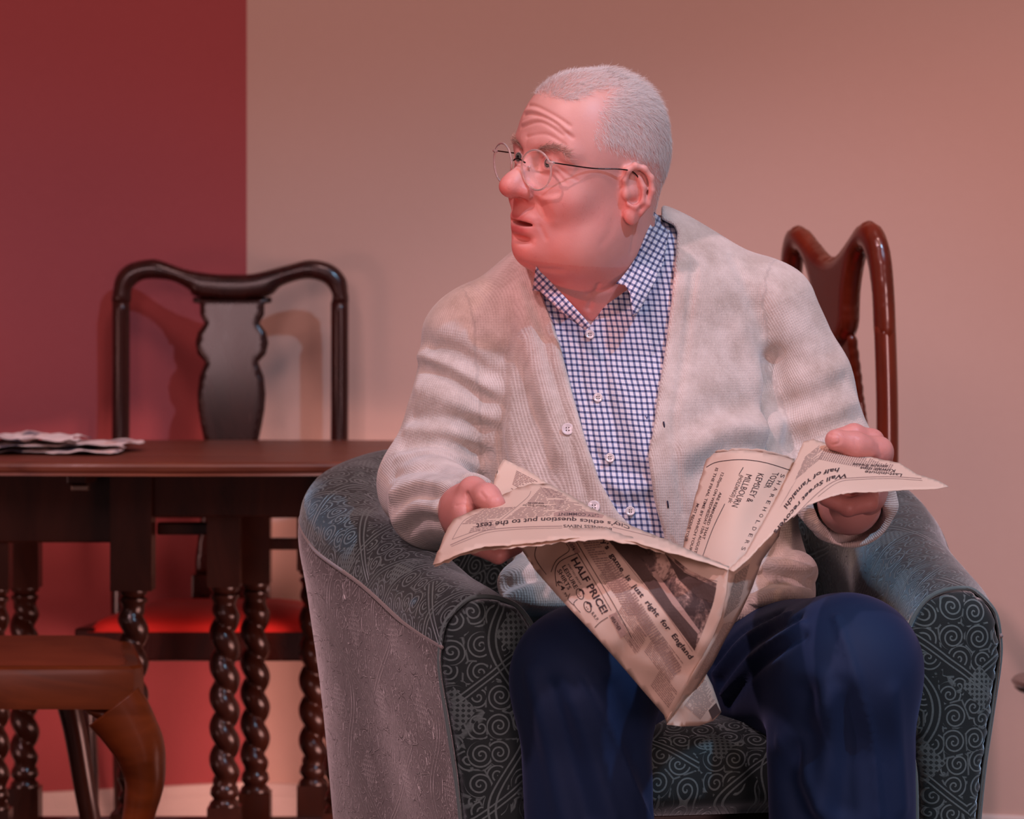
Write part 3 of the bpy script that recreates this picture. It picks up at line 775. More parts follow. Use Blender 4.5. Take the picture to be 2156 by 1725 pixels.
def sculpt(V, F, strokes, N=None):
    """strokes: (pixel polyline, radius_m, height_m): gaussian ridges (+) and creases (-) laid on the front surface"""
    bvh = bvh_of(V, F); N = vnormals(V, F) if N is None else N; D = np.zeros(len(V))
    for pts, r, a in strokes:
        P = [ray(bvh, *p) for p in (cr(np.array(pts, float), 5) if len(pts) > 1 else np.array(pts, float))]; P = [p for p in P if p is not None]
        if not P: continue
        P = np.array(P)
        if len(P) == 1: P = np.vstack([P, P + 1e-5])
        lo, hi = P.min(0) - 3 * r, P.max(0) + 3 * r; m = ((V > lo) & (V < hi)).all(1)
        if not m.any(): continue
        d = poly_dist(V[m], P, False); D[m] += a * np.exp(-(d / r) ** 2)
    return V + N * D[:, None]
# ================================================================ the man
YAW, ROLL, PIT = math.radians(54), math.radians(9), math.radians(0)
HO = W(1238, 405, 4.12)
Fv = np.array([-math.sin(YAW), -math.cos(YAW), 0]); Lv = np.array([math.cos(YAW), -math.sin(YAW), 0]); Uv = np.array([0, 0, 1.])
Lr = Lv * math.cos(ROLL) - Uv * math.sin(ROLL); Ur = Uv * math.cos(ROLL) + Lv * math.sin(ROLL)
HR = np.stack([Fv, Lr, Ur], 1)                       # columns: forward, his left, up
def h2w(p): return HO + np.asarray(p, float) @ HR.T
def w2h(P): return (P - HO.astype(P.dtype)) @ HR.astype(P.dtype)
def rotz(d, a):
    c, s = math.cos(a), math.sin(a); return np.array([[c, -s, 0], [s, c, 0], [0, 0, 1.]])
NB = w2h(W(1300, 650, 4.20)[None])[0]               # neck base in head frame
NB2 = w2h(W(1235, 640, 4.16)[None])[0]
EYE = np.array([.0735, .0290, .036])
def head_f(Q):
    """signed distance of head and neck; Q in the head frame"""
    S = np.abs(Q[:, 1:2]); Q2 = np.concatenate([Q[:, :1], S, Q[:, 2:]], 1)      # mirrored halves
    d = ell(Q, (-.006, 0, .052), (.093, .076, .092))
    d = smin(d, ell(Q, (.033, 0, .054), (.060, .064, .081)), .02)
    d = smin(d, ell(Q, (.030, 0, -.015), (.057, .060, .070)), .03)
    d = smin(d, ell(Q, (.028, 0, -.056), (.055, .054, .037)), .03)               # jaw
    d = smin(d, ell(Q2, (.018, .040, -.052), (.040, .028, .040)), .025)          # jowl
    d = smin(d, ell(Q2, (.058, .036, -.006), (.024, .024, .022)), .02)           # cheek
    d = smin(d, cap(Q2, (.080, .010, .052), (.066, .046, .050), .011, .010), .014)   # brow
    d = smin(d, ell(Q, (.070, 0, -.036), (.027, .028, .026)), .02)               # muzzle
    d = smin(d, ell(Q, (.0765, 0, -.069), (.0185, .021, .0175)), .018)              # chin
    d = smin(d, ell(Q, (.022, 0, -.074), (.046, .044, .022)), .03)               # double chin
    d = smin(d, cap(Q, (-.020, 0, -.03), NB, .062, .070), .035)
    d = smin(d, cap(Q, (.008, 0, -.070), NB2, .038, .052), .03)
    # sockets, eyeballs in their lids
    d = smax(d, -ell(Q2, EYE + (.022, -.001, .001), (.0185, .019, .0125)), .014)
    lid = ell(Q2, EYE, (.0142, .0150, .0140))
    d = smin(d, lid, .006)
    d = smax(d, -ell(Q2, EYE + (.014, -.001, -.0005), (.012, .0105, .0054)), .002)
    # nose
    n = cap(Q, (.082, 0, .040), (.106, 0, .014), .0085, .0105)
    n = smin(n, ell(Q, (.1115, 0, .0045), (.0155, .0150, .0135)), .010)
    n = smin(n, ell(Q2, (.097, .0145, .0005), (.0135, .0085, .0095)), .007)
    n = smin(n, ell(Q, (.085, 0, .004), (.02, .016, .014)), .012)
    n = smax(n, -ell(Q2, (.101, .0095, -.0095), (.0065, .0042, .0050)), .004)
    d = smin(d, n, .010)
    # mouth: slightly open
    d = smin(d, ell(Q, (.0895, 0, -.0315), (.0085, .0220, .0052)), .006)
    d = smin(d, ell(Q, (.0870, 0, -.0450), (.0095, .0190, .0066)), .006)
    d = smax(d, -ell(Q, (.0960, 0, -.0378), (.0200, .0215, .0030)), .0022)
    d = smax(d, -ell(Q, (.092, 0, -.0565), (.006, .017, .004)), .008)
    # left ear (and its mirror)
    ea = math.radians(24); e1 = np.array([math.cos(ea), math.sin(ea) * -1, 0.0]); e1 = np.array([math.cos(ea), -math.sin(ea), 0]); 
    e2 = np.array([-.16, .10, .98]); e2 /= np.linalg.norm(e2); e3 = np.cross(e2, e1); e3 /= np.linalg.norm(e3)
    if e3[1] < 0: e3 = -e3
    R = np.stack([e1, e2, e3], 1); C = np.array([-.007, .0810, .009])
    E = (Q2 - C.astype(f32)) @ R.astype(f32)
    m = (np.abs(E) < .06).all(1); e = np.full(len(Q), .05, f32); Em = E[m]
    if len(Em):
        base = ell(Em, (-.001, .001, -.004), (.0175, .031, .0048))
        hx = [(.010, -.001, 0), (.0145, .012, .001), (.0125, .024, .003), (.004, .0315, .004), (-.007, .0310, .004), (-.0160, .023, .004), (-.0190, .009, .004), (-.0160, -.007, .003), (-.0085, -.020, .002)]
        h = chain(Em, hx, [.0030, .0034, .0036, .0038, .0038, .0038, .0036, .0034, .0032], .003)
        ah = chain(Em, [(-.002, .021, .001), (-.0085, .010, .003), (-.0085, -.006, .0035), (-.001, -.0145, .003), (.007, -.0135, .002)], [.0030, .0034, .0034, .0032, .003], .003)
        lb = ell(Em, (.0015, -.0275, .001), (.0088, .0090, .0048))
        tr = ell(Em, (.0115, -.004, .002), (.0045, .0060, .0040))
        b = smin(base, smin(h, ah, .004), .004); b = smin(b, lb, .007)
        b = smax(b, -ell(Em, (.0025, -.001, .003), (.0088, .0115, .0072)), .003)
        b = smin(b, tr, .004); b = smin(b, cap(Em, (.006, 0, -.022), (.005, 0, -.008), .016, .012), .004)
        e[m] = b
    return smin(d, e, .006)
def skin_head(P): return head_f(w2h(P))

# ---- the trunk in its woollen cardigan
RS = [W(990, 715, 4.21), W(962, 850, 4.20), W(893, 1020, 4.19), W(915, 1062, 4.09), W(985, 1070, 3.975)]
RSr = [.060, .051, .053, .050, .0405]
LS = [W(1618, 662, 4.21), W(1700, 800, 4.20), W(1757, 985, 4.19), W(1780, 1040, 4.08), W(1789, 1060, 3.945)]
LSr = [.062, .050, .054, .052, .0515]
def trunk_f(P):
    d = ell(P, W(1310, 830, 4.20), (.182, .122, .235))
    d = smin(d, cap(P, W(1035, 700, 4.22), W(1270, 625, 4.23), .062, .078), .05)
    d = smin(d, cap(P, W(1330, 610, 4.23), W(1585, 650, 4.22), .080, .062), .05)
    d = smin(d, ell(P, W(1375, 1080, 4.15), (.170, .150, .190)), .06)
    d = smin(d, ell(P, W(1400, 1250, 4.17), (.180, .140, .10)), .05)
    d = smin(d, ell(P, W(1668, 1205, 4.05), (.030, .045, .026)), .015)
    d = smin(d, ell(P, W(1625, 1255, 4.03), (.050, .05, .020)), .010)
    d = smin(d, ell(P, W(1590, 1290, 4.03), (.050, .05, .018)), .010)
    d = smin(d, ell(P, W(1150, 1262, 4.03), (.045, .05, .018)), .010)
    d = smin(d, ell(P, W(1120, 1225, 4.06), (.040, .05, .028)), .03)
    return d
def sleeves_f(P):
    a = smin(chain(P, RS, RSr, .02), 9., .001); b = chain(P, LS, LSr, .02)
    return a, b
OPEN = np.array([(1127, 555), (1140, 610), (1166, 680), (1190, 770), (1215, 860), (1240, 950), (1262, 1010), (1300, 1080), (1340, 1120), (1385, 1150), (1399, 1160), (1398, 1125), (1377, 1050), (1364, 960), (1374, 900), (1397, 760), (1412, 640), (1421, 560), (1426, 490), (1418, 475), (1392, 462), (1392, 380), (1127, 380)], float)
def sd_poly_px(P, poly):
    x, y = pix(P); Q = np.stack([x, y], 1).astype(float); d = poly_dist(Q, poly) / 1750.
    return np.where(inside(Q, poly), -d, d).astype(f32)
def cardigan_f(P):
    t = trunk_f(P); a, b = sleeves_f(P)
    d = smin(smin(t, a, .022), b, .022)
    near = np.abs(d) < .03
    if near.any():
        Q = P[near]; o = sd_poly_px(Q, OPEN); fr = Q[:, 1] - f32(4.245)             # cut only the front
        d2 = smax(d[near], -np.maximum(o, fr), .006); d[near] = d2
        # open cuffs
        for S, r in ((RS, .027), (LS, .043)):
            dirn = S[-1] - S[-2]; dirn /= np.linalg.norm(dirn); c = cap(Q, S[-1] - dirn * .02, S[-1] + dirn * .12, r, r * 1.02)
            d[near] = smax(d[near], -c, .008)
            pl = ((Q - S[-1].astype(f32)) @ dirn.astype(f32)) - f32(.010)
            m = np.linalg.norm(Q - S[-1], axis=1) < .09; dn = d[near]; dn[m] = smax(dn[m], pl[m], .012); d[near] = dn
    # hem: tipped plane, lower at the front
    hem = (HC - (1330 - 650) / FPX * 4.1) - P[:, 2] + (P[:, 1] - f32(4.1)) * f32(.15)
    return smax(d, hem.astype(f32), .015)
V, F = surfnet(cardigan_f, (-.19, 3.86, .53), (.50, 4.40, 1.10), .0033)
V = relax(V, F, 2, .5)
knit = [  # sleeve folds, right arm
    ([(905, 730), (960, 745), (1030, 790)], .012, -.007), ([(890, 770), (950, 800), (1035, 850)], .010, -.007), ([(885, 750), (950, 772), (1030, 815)], .009, .005),
    ([(880, 820), (950, 845), (1030, 880)], .010, .004), ([(870, 880), (940, 880), (1035, 905)], .010, -.005), ([(860, 905), (940, 910), (1000, 930)], .008, .004),
    ([(850, 940), (930, 930), (1030, 960)], .009, -.005), ([(840, 965), (920, 955), (1010, 985)], .008, .004), ([(828, 1000), (900, 985), (980, 1005)], .009, -.005),
    ([(825, 1040), (880, 1015), (950, 1025)], .008, .004), ([(825, 1070), (870, 1040), (935, 1050)], .008, -.005), ([(830, 1095), (880, 1065), (930, 1075)], .007, .003), ([(850, 1125), (890, 1095), (930, 1100)], .008, -.004),
    ([(1048, 760), (1052, 850), (1046, 920), (1058, 990)], .012, -.008), ([(1075, 640), (1060, 700), (1052, 740)], .012, -.004), ([(1000, 690), (1030, 740)], .012, -.004),
    # placket edges and front folds
    ([(1103, 600), (1135, 690), (1160, 780), (1190, 880), (1205, 960), (1235, 1050)], .005, -.0030), ([(1110, 570), (1128, 640), (1150, 700)], .010, -.006), ([(1060, 700), (1090, 800), (1130, 920), (1150, 1000)], .02, -.006),
    ([(1460, 560), (1452, 650), (1440, 760), (1420, 880), (1425, 980), (1440, 1080)], .0045, -.0028), ([(1110, 720), (1140, 820), (1180, 950)], .014, .004),
    ([(1450, 900), (1520, 860), (1600, 850)], .020, -.009), ([(1450, 950), (1530, 900), (1610, 905)], .018, .007), ([(1470, 1000), (1540, 945), (1630, 945)], .016, -.008), ([(1560, 700), (1590, 790), (1600, 860)], .018, .005),
    ([(1628, 760), (1622, 830), (1630, 900), (1640, 965)], .012, -.014), ([(1600, 650), (1618, 710), (1626, 780)], .014, -.006), ([(1545, 545), (1580, 620), (1610, 700)], .008, -.003),
    # left sleeve
    ([(1640, 850), (1700, 840), (1780, 800)], .012, -.005), ([(1640, 890), (1720, 880), (1800, 850)], .012, .005), ([(1650, 940), (1720, 920), (1800, 880)], .012, -.005), ([(1640, 740), (1700, 760), (1760, 740)], .014, -.004),
    ([(1690, 1080), (1740, 1120), (1800, 1120), (1870, 1070)], .010, .005), ([(1700, 1110), (1760, 1140), (1850, 1110)], .006, -.003), ([(1850, 960), (1870, 1010), (1875, 1060)], .010, .004),
    # bunched hem
    ([(1560, 1190), (1620, 1160), (1690, 1175)], .010, -.010), ([(1570, 1240), (1640, 1215), (1710, 1225)], .009, -.010), ([(1590, 1270), (1650, 1250), (1700, 1250)], .008, .007), ([(1560, 1215), (1630, 1190), (1700, 1200)], .010, .008),
    ([(1060, 1230), (1130, 1210), (1200, 1215)], .010, -.010), ([(1070, 1262), (1140, 1240), (1230, 1250)], .010, .008), ([(1540, 1300), (1610, 1275), (1680, 1270)], .010, .005)]
V = sculpt(V, F, knit)
V = V + vnormals(V, F) * (np.array([noise.noise(Vector(v * 22)) for v in V]) * .0016)[:, None]
# knit coordinates: wales run down the trunk, along the sleeves
def sleeve_uv(V, S):
    best = np.full(len(V), 1e9); u = np.zeros(len(V)); w = np.zeros(len(V)); L0 = 0
    for i in range(len(S) - 1):
        a, b = S[i], S[i + 1]; ab = b - a; L = np.linalg.norm(ab); t = np.clip((V - a) @ ab / L ** 2, 0, 1); q = V - a - t[:, None] * ab; d = np.linalg.norm(q, axis=1)
        ex = np.cross(ab / L, (0, 1., 0)); ex /= np.linalg.norm(ex); ey = np.cross(ex, ab / L)
        m = d < best; best[m] = d[m]; u[m] = (L0 + t * L)[m]; w[m] = (np.arctan2(q @ ey, q @ ex) * .05)[m]; L0 += L
    return best, np.stack([w, u], 1)
Vf = V.astype(f32); tf = trunk_f(Vf); af, bf = sleeves_f(Vf)
_, ua = sleeve_uv(V, RS); _, ub = sleeve_uv(V, LS)
kuv = np.stack([V[:, 0] + (V[:, 1] - 4.1) * .6, -V[:, 2]], 1); kuv[(af < tf)] = ua[af < tf]; kuv[bf < tf] = ub[bf < tf]
xx, yy = pix(V); Qp = np.stack([xx, yy], 1)
bandL = poly_dist(Qp, OPEN) / 1750.; band = ((bandL < .030) & (V[:, 1] < 4.24) & (yy > 480)).astype(float)
band = np.clip((.031 - bandL) / .002, 0, 1) * (V[:, 1] < 4.22)
m = M('oatmeal_knit'); k = m.attr('kuv', 'Vector'); kx, ky, _ = m.xyz(k)
rib = m.math('SINE', m.math('MULTIPLY', kx, 2 * PI / .0026)); row = m.math('SINE', m.math('ADD', m.math('MULTIPLY', ky, 2 * PI / .0030), m.math('MULTIPLY', m.math('ABSOLUTE', rib), 2.2)))
kn = m.math('ADD', m.math('MULTIPLY', rib, .7), m.math('MULTIPLY', row, .28)); fuzz = m.noise(420, 4, m.coord(), .7); mot = m.noise(26, 4, m.coord(), .6); fib = m.noise(900, 2, m.coord(), .6)
col = m.mix(m.ramp(mot, [(.35, 0.), (.65, 1.)]), rgb(178, 164, 154), rgb(212, 200, 192)); col = m.mix(m.math('MULTIPLY', m.smooth(kn, .0, -.9), .28), col, rgb(150, 132, 120)); col = m.mix(m.math('MULTIPLY', m.smooth(fuzz, .45, .7), .35), col, rgb(226, 216, 206))
MAT['knit'] = m.set(color=col, rough=.95, spec=.1, sheen=.6, sheen_r=.6, normal=m.bump(fuzz, .5, .0012, m.bump(kn, .45, .0008)))

man = thing('person', 'white-haired man in glasses, oatmeal cardigan and navy trousers seated in the armchair', 'person', (W(1300, 0, 4.2)[0], 4.2, 0))
obj('cardigan', V, F, MAT['knit'], man, attrs={'kuv': np.column_stack([kuv, band])}, world=True)
card_bvh = bvh_of(V, F)

# ---- gingham shirt under it
def shirt_full(P): return trunk_f(P) + f32(.013)
NECKV = np.array([(1128, 560), (1158, 588), (1190, 620), (1217, 654), (1239, 690), (1262, 660), (1285, 625), (1312, 585), (1345, 535), (1372, 480), (1385, 440), (1385, 380), (1100, 380)], float)
def shirt_f(P):
    d = shirt_full(P); near = np.abs(d) < .03
    if near.any():
        Q = P[near]; o = sd_poly_px(Q, NECKV); d[near] = np.maximum(smax(d[near], -np.maximum(o, Q[:, 1] - f32(4.215)), .003), sd_poly_px(Q, OPEN) - f32(.022))
    return np.maximum(d, -(shirt_full(P) + f32(.012)))
V, F = surfnet(shirt_f, (-.04, 3.94, .66), (.28, 4.30, 1.10), .0032)
V = relax(V, F, 2, .5)
folds = [([(1215, 700), (1225, 800), (1245, 900), (1270, 1000), (1310, 1100)], .0035, -.0026), ([(1268, 690), (1275, 800), (1290, 900), (1310, 1000), (1345, 1080)], .0035, -.0026),
    ([(1275, 730), (1310, 745), (1400, 750)], .012, -.003), ([(1300, 800), (1340, 900), (1360, 980)], .012, .004), ([(1280, 860), (1310, 940), (1340, 1020)], .012, -.004), ([(1255, 960), (1290, 990), (1350, 990)], .010, -.005),
    ([(1275, 1010), (1310, 1030), (1360, 1025)], .009, .005), ([(1300, 1060), (1330, 1065), (1380, 1050)], .009, -.004), ([(1230, 860), (1250, 930), (1275, 985)], .010, .003)]
V = sculpt(V, F, folds)
def gingham(name):
    m = M(name); uv = m.attr('guv', 'Vector'); x, y, _ = m.xyz(uv); wn = m.n('ShaderNodeTexNoise'); wn.inputs['Scale'].default_value = 14; m.put(wn.inputs['Vector'], uv); wx, wy, _ = m.xyz(wn.outputs['Color'])
    x = m.math('ADD', x, m.math('MULTIPLY', m.math('SUBTRACT', wx, .5), .006)); y = m.math('ADD', y, m.math('MULTIPLY', m.math('SUBTRACT', wy, .5), .006))
    P_ = .0067
    def ln(c): return m.math('SUBTRACT', 1., m.smooth(m.math('ABSOLUTE', m.math('SUBTRACT', m.math('FRACT', m.math('DIVIDE', c, P_)), .5)), .15, .23))
    a, b = ln(x), ln(y); f = m.math('MULTIPLY', m.math('ADD', a, b), .5)
    col = m.ramp(f, [(0., rgb(214, 214, 224)), (.5, rgb(116, 124, 156)), (1., rgb(44, 52, 86))])
    return m.set(color=col, rough=.8, spec=.2, sheen=.2, normal=m.bump(m.noise(1200, 2, m.coord()), .1, .0004))
MAT['gingham'] = gingham('navy_check_cotton')
def shirt_uv(V):
    x, z = V[:, 0], V[:, 2]; t = (z - .9)
    xc = W(1262, 0, 4.05)[0]
    u = x - xc + t * .14 * (1) ; w = z + (x - xc) * .04
    m = x < (xc - t * .14 - .002)
    u = np.where(x - xc + t * .14 < 0, (x - xc + t * .14) * 1.0, u)
    return np.stack([u, w, x * 0], 1)
obj('shirt', V, F, MAT['gingham'], man, attrs={'guv': shirt_uv(V)}, world=True)
Vs, Fs = surfnet(shirt_full, (-.10, 3.94, .66), (.35, 4.35, 1.12), .006)
shirt_bvh = bvh_of(Vs, Fs)

# ---- trousers
def trousers_f(P):
    a = cap(P, W(1515, 1425, 4.20), W(1782, 1410, 3.83), .088, .080)
    a = smin(a, cap(P, W(1785, 1410, 3.84), W(1790, 2200, 3.90), .074, .074), .03)
    a = smin(a, cap(P, W(1740, 1600, 3.86), W(1755, 2200, 3.92), .060, .055), .04)
    b = cap(P, W(1335, 1430, 4.20), W(1232, 1432, 3.85), .088, .079)
    b = smin(b, cap(P, W(1228, 1430, 3.85), W(1262, 2200, 3.90), .072, .072), .03)
    h = ell(P, W(1420, 1425, 4.2), (.18, .13, .08))
    d = smin(smin(a, b, .02), h, .05)
    return smax(d, f32(.07) - P[:, 2], .01)
V, F = surfnet(trousers_f, (-.05, 3.70, .04), (.50, 4.36, .75), .0048)
V = relax(V, F, 2, .5)
leg = [([(1760, 1300), (1800, 1420), (1835, 1560), (1850, 1724)], .004, .0035), ([(1230, 1420), (1290, 1540), (1330, 1640), (1370, 1724)], .004, .003),
    ([(1500, 1400), (1560, 1330), (1640, 1290)], .006, -.006), ([(1515, 1440), (1580, 1360), (1680, 1300)], .006, -.006), ([(1530, 1480), (1600, 1400), (1690, 1340)], .006, -.006), ([(1505, 1420), (1570, 1345), (1660, 1295)], .005, .005), ([(1522, 1460), (1590, 1380), (1690, 1315)], .005, .005),
    ([(1770, 1440), (1790, 1560), (1780, 1700)], .014, -.008), ([(1700, 1470), (1690, 1560), (1660, 1640), (1690, 1724)], .016, -.009), ([(1735, 1430), (1745, 1540), (1730, 1700)], .012, .007), ([(1650, 1560), (1740, 1480), (1780, 1430)], .014, .007), ([(1690, 1560), (1700, 1640), (1740, 1724)], .010, .006),
    ([(1120, 1420), (1150, 1540), (1190, 1724)], .014, .006), ([(1160, 1450), (1190, 1560), (1235, 1724)], .012, -.007), ([(1290, 1450), (1330, 1560), (1375, 1700)], .012, -.005), ([(1210, 1480), (1250, 1600), (1290, 1724)], .010, .005), ([(1880, 1460), (1890, 1560), (1900, 1700)], .012, .004)]
V = sculpt(V, F, leg)
m = M('navy_suiting'); tw = m.noise(900, 2, m.coord()); MAT['navy'] = m.set(color=m.mix(m.noise(6, 2, m.coord()), rgb(15, 33, 62), rgb(20, 41, 76)), rough=.72, spec=.25, sheen=.15, sheen_r=.4, sheen_t=(.5, .55, 1, 1), normal=m.bump(tw, .15, .0005))
obj('trousers', V, F, MAT['navy'], man, world=True)
for cxp, Y in ((1785, 3.86), (1258, 3.86)):
    c = W(cxp, 2300, Y); 
    def shoe(P): return np.maximum(smin(ell(P, c + np.array([0, .0, -.0]), (.045, .07, .05)), ell(P, c + np.array([0.0, -.13, -.035]), (.048, .11, .035)), .03), f32(.002) - P[:, 2])
    Vv, Fv2 = surfnet(shoe, (c[0] - .07, c[1] - .26, -.01), (c[0] + .07, c[1] + .10, .14), .006)
    obj('shoe', Vv, Fv2, M('black_leather').set(color=(.012, .011, .010), rough=.3) if cxp == 1785 else bpy.data.materials['black_leather'], man, world=True)

# ---- hands
def hand_r(P):
    d = ell(P, W(982, 1088, 3.935), (.023, .048, .036))
    d = smin(d, cap(P, W(960, 1062, 4.02), W(975, 1078, 3.95), .030, .026), .02)
    th = chain(P, [W(968, 1062, 3.955), W(996, 1035, 3.915), W(1026, 1047, 3.885), W(1043, 1061, 3.872)], [.0175, .0155, .0140, .0112], .008)
    d = smin(d, th, .006)
    for k in range(4):
        Y = 3.862 + .020 * k; o = 7 * k; r = (.0105, .0110, .0108, .0098)[k]; ex = (0, 10, 6, -14)[k]
        d = smin(d, chain(P, [W(985, 1108 - o * .3, Y + .03), W(1003, 1150 - o, Y - .002), W(1048, 1170 - o, Y - .006), W(1088 + ex, 1152 - o, Y)], [.0120, r * .98, r * .90, r * .78], .003), .0012)
    return d
def hand_l(P):
    d = ell(P, W(1822, 1010, 3.925), (.024, .040, .040))
    d = smin(d, cap(P, W(1795, 1050, 4.02), W(1812, 1030, 3.94), .028, .026), .02)
    th = chain(P, [W(1846, 995, 3.93), W(1848, 952, 3.895), W(1800, 938, 3.872), W(1760, 927, 3.862)], [.0190, .0162, .0142, .0122], .008)
    d = smin(d, th, .008)
    ix = chain(P, [W(1850, 975, 3.95), W(1835, 930, 3.935), W(1798, 915, 3.925), W(1768, 920, 3.92)], [.015, .0135, .0115, .010], .006)
    d = smin(d, ix, .003)
    for k in range(4):
        Y = 3.865 + .020 * k; r = (.0108, .0112, .0108, .0098)[k]
        d = smin(d, chain(P, [W(1832, 1025, Y + .04), W(1828 - 2 * k, 1060, Y + .012), W(1785 - 3 * k, 1070 - 5 * k, Y), W(1738 + 4 * k, 1050 - 3 * k, Y + .002)], [.0120, r * .98, r * .90, r * .78], .003), .0012)
    return d
body = []
Vh, Fh = surfnet(skin_head, HO - np.array([.17, .14, .20]), HO + np.array([.17, .20, .165]), .00175, margin=1.9)
Vh = relax(Vh, Fh, 1, .4)
face = [  # forehead furrows, crow's feet, folds beside the nose and mouth
    ([(1092, 232), (1120, 222), (1160, 240), (1200, 265)], .0022, -.0014), ([(1086, 250), (1120, 240), (1165, 258), (1205, 290)], .0022, -.0016), ([(1098, 268), (1140, 258), (1185, 285)], .0020, -.0012), ([(1110, 288), (1150, 283), (1190, 305)], .0020, -.0010),
    ([(1090, 241), (1120, 231), (1165, 249), (1200, 278)], .0022, .0010), ([(1100, 259), (1140, 249), (1190, 275)], .0022, .0010),
    ([(1173, 352), (1200, 372), (1215, 380)], .002, -.0010), ([(1172, 362), (1190, 385)], .002, -.0009), ([(1178, 340), (1205, 350)], .002, -.0008),
    ([(1124, 408), (1136, 430), (1146, 455)], .0034, -.0018), ([(1140, 405), (1160, 435), (1168, 465)], .0080, .0016), ([(1137, 478), (1143, 490), (1148, 502)], .003, -.0010),
    ([(1118, 405), (1122, 414), (1120, 422)], .0022, -.0018), ([(1110, 392), (1120, 396)], .003, -.0008),
    ([(1128, 402), (1150, 412), (1175, 405)], .0030, -.0010), ([(1130, 412), (1165, 420)], .006, .0012), ([(1095, 325), (1092, 312)], .002, -.0012),
    ([(1100, 553), (1135, 566), (1180, 570)], .005, -.0015), ([(1180, 625), (1215, 655), (1240, 680)], .003, -.002), ([(1260, 600), (1240, 650)], .003, -.002),
    ([(1290, 468), (1285, 490), (1270, 510)], .006, -.0006), ([(1345, 455), (1335, 500), (1330, 530)], .004, -.0012), ([(1240, 620), (1300, 600), (1350, 540)], .004, -.0018)]
Vh = sculpt(Vh, Fh, face)
def torso_skin(P): return smin(trunk_f(P) + f32(.022), smin(sleeves_f(P)[0] + f32(.015), sleeves_f(P)[1] + f32(.015), .02), .02)
Vt, Ft = surfnet(torso_skin, (-.19, 3.86, .56), (.50, 4.40, 1.12), .009)
Vlg, Flg = surfnet(lambda P: trousers_f(P) + f32(.015), (-.05, 3.70, .05), (.50, 4.36, .75), .012)
c = W(982, 1088, 3.935); Vr, Fr = surfnet(hand_r, c - np.array([.05, .11, .07]), c + np.array([.08, .13, .07]), .0017)
c = W(1810, 1000, 3.925); Vl, Fl = surfnet(hand_l, c - np.array([.07, .10, .07]), c + np.array([.06, .14, .07]), .0017)
Vr = relax(Vr, Fr, 1, .5); Vl = relax(Vl, Fl, 1, .5)
Vl = sculpt(Vl, Fl, [([(1748, 915), (1765, 918), (1768, 932), (1752, 937)], .0014, -.0012), ([(1835, 935), (1840, 955)], .007, .0015), ([(1850, 940), (1856, 960)], .002, -.0008), ([(1800, 925), (1803, 950)], .002, -.0006)])
Vr = sculpt(Vr, Fr, [([(983, 1040), (995, 1060), (1004, 1075)], .0025, -.0025), ([(960, 1065), (975, 1062), (988, 1068)], .0015, -.001), ([(1012, 1038), (1022, 1050)], .002, -.0008)])
allV = []; allF = []; off = 0; tint = []
def gss(Q, c, r): return np.exp(-(((Q - np.asarray(c)) / np.asarray(r)) ** 2).sum(1))
for nm, Vx, Fx in (('head', Vh, Fh), ('t', Vt, Ft), ('l', Vlg, Flg), ('hr', Vr, Fr), ('hl', Vl, Fl)):
    t = np.zeros((len(Vx), 3))     # x: redness, y: lips, z: pallor
    if nm == 'head':
        Q = w2h(Vx); Qm = Q.copy(); Qm[:, 1] = np.abs(Qm[:, 1])
        t[:, 0] = np.clip(.9 * gss(Q, (.115, 0, .003), (.016, .016, .014)) + .7 * gss(Qm, (.1, .016, 0), (.014, .01, .012)) + .55 * gss(Qm, (.055, .045, -.012), (.03, .03, .02)) + .3 * gss(Qm, (.02, .06, -.03), (.02, .03, .03)) + .5 * gss(Qm, (-.01, .085, -.01), (.02, .02, .03)) + .5 * gss(Q, (.08, 0, -.075), (.02, .03, .02)) + .35 * (Q[:, 2] < -.08) , 0, 1)
        t[:, 1] = np.clip(gss(Q, (.096, 0, -.0455), (.02, .019, .0055)) * 1.3 + gss(Q, (.098, 0, -.0312), (.02, .021, .0035)) * .9, 0, 1) * (Q[:, 0] > .075)
        t[:, 2] = np.clip(gss(Q, (.03, 0, .13), (.08, .08, .05)), 0, 1)
    elif nm[0] == 'h': t[:, 0] = .35
    tint.append(t); allV.append(Vx); allF.append(Fx + off); off += len(Vx)
m = M('ruddy_skin'); tx, ty, tz = m.xyz(m.attr('tint', 'Vector')); nz = m.noise(120, 4, m.coord(), .6); big = m.noise(30, 3, m.coord())
col = m.mix(big, rgb(202, 144, 136), rgb(216, 160, 150)); col = m.mix(m.math('MULTIPLY', tx, m.math('ADD', .4, m.math('MULTIPLY', nz, .7)), clamp=True), col, rgb(198, 96, 88)); col = m.mix(m.math('MULTIPLY', tz, .35), col, rgb(232, 186, 168)); col = m.mix(m.math('MULTIPLY', ty, .8), col, rgb(176, 88, 88))
vein = m.smooth(m.noise(300, 3, m.coord(), .6, 1.5), .58, .7); col = m.mix(m.math('MULTIPLY', m.math('MULTIPLY', vein, tx), .5), col, rgb(150, 50, 56))
MAT['skin'] = m.set(color=col, rough=.44, spec=.45, sss=.10, sss_r=(1., .35, .2), sss_s=.006, normal=m.bump(nz, .16, .0014, m.bump(m.noise(700, 3, m.coord(), .7), .22, .0006)))
Vb = np.vstack(allV); Fb = np.vstack(allF)
obj('body', Vb, Fb, MAT['skin'], man, attrs={'tint': np.vstack(tint)}, world=True)
head_bvh = bvh_of(Vh, Fh)

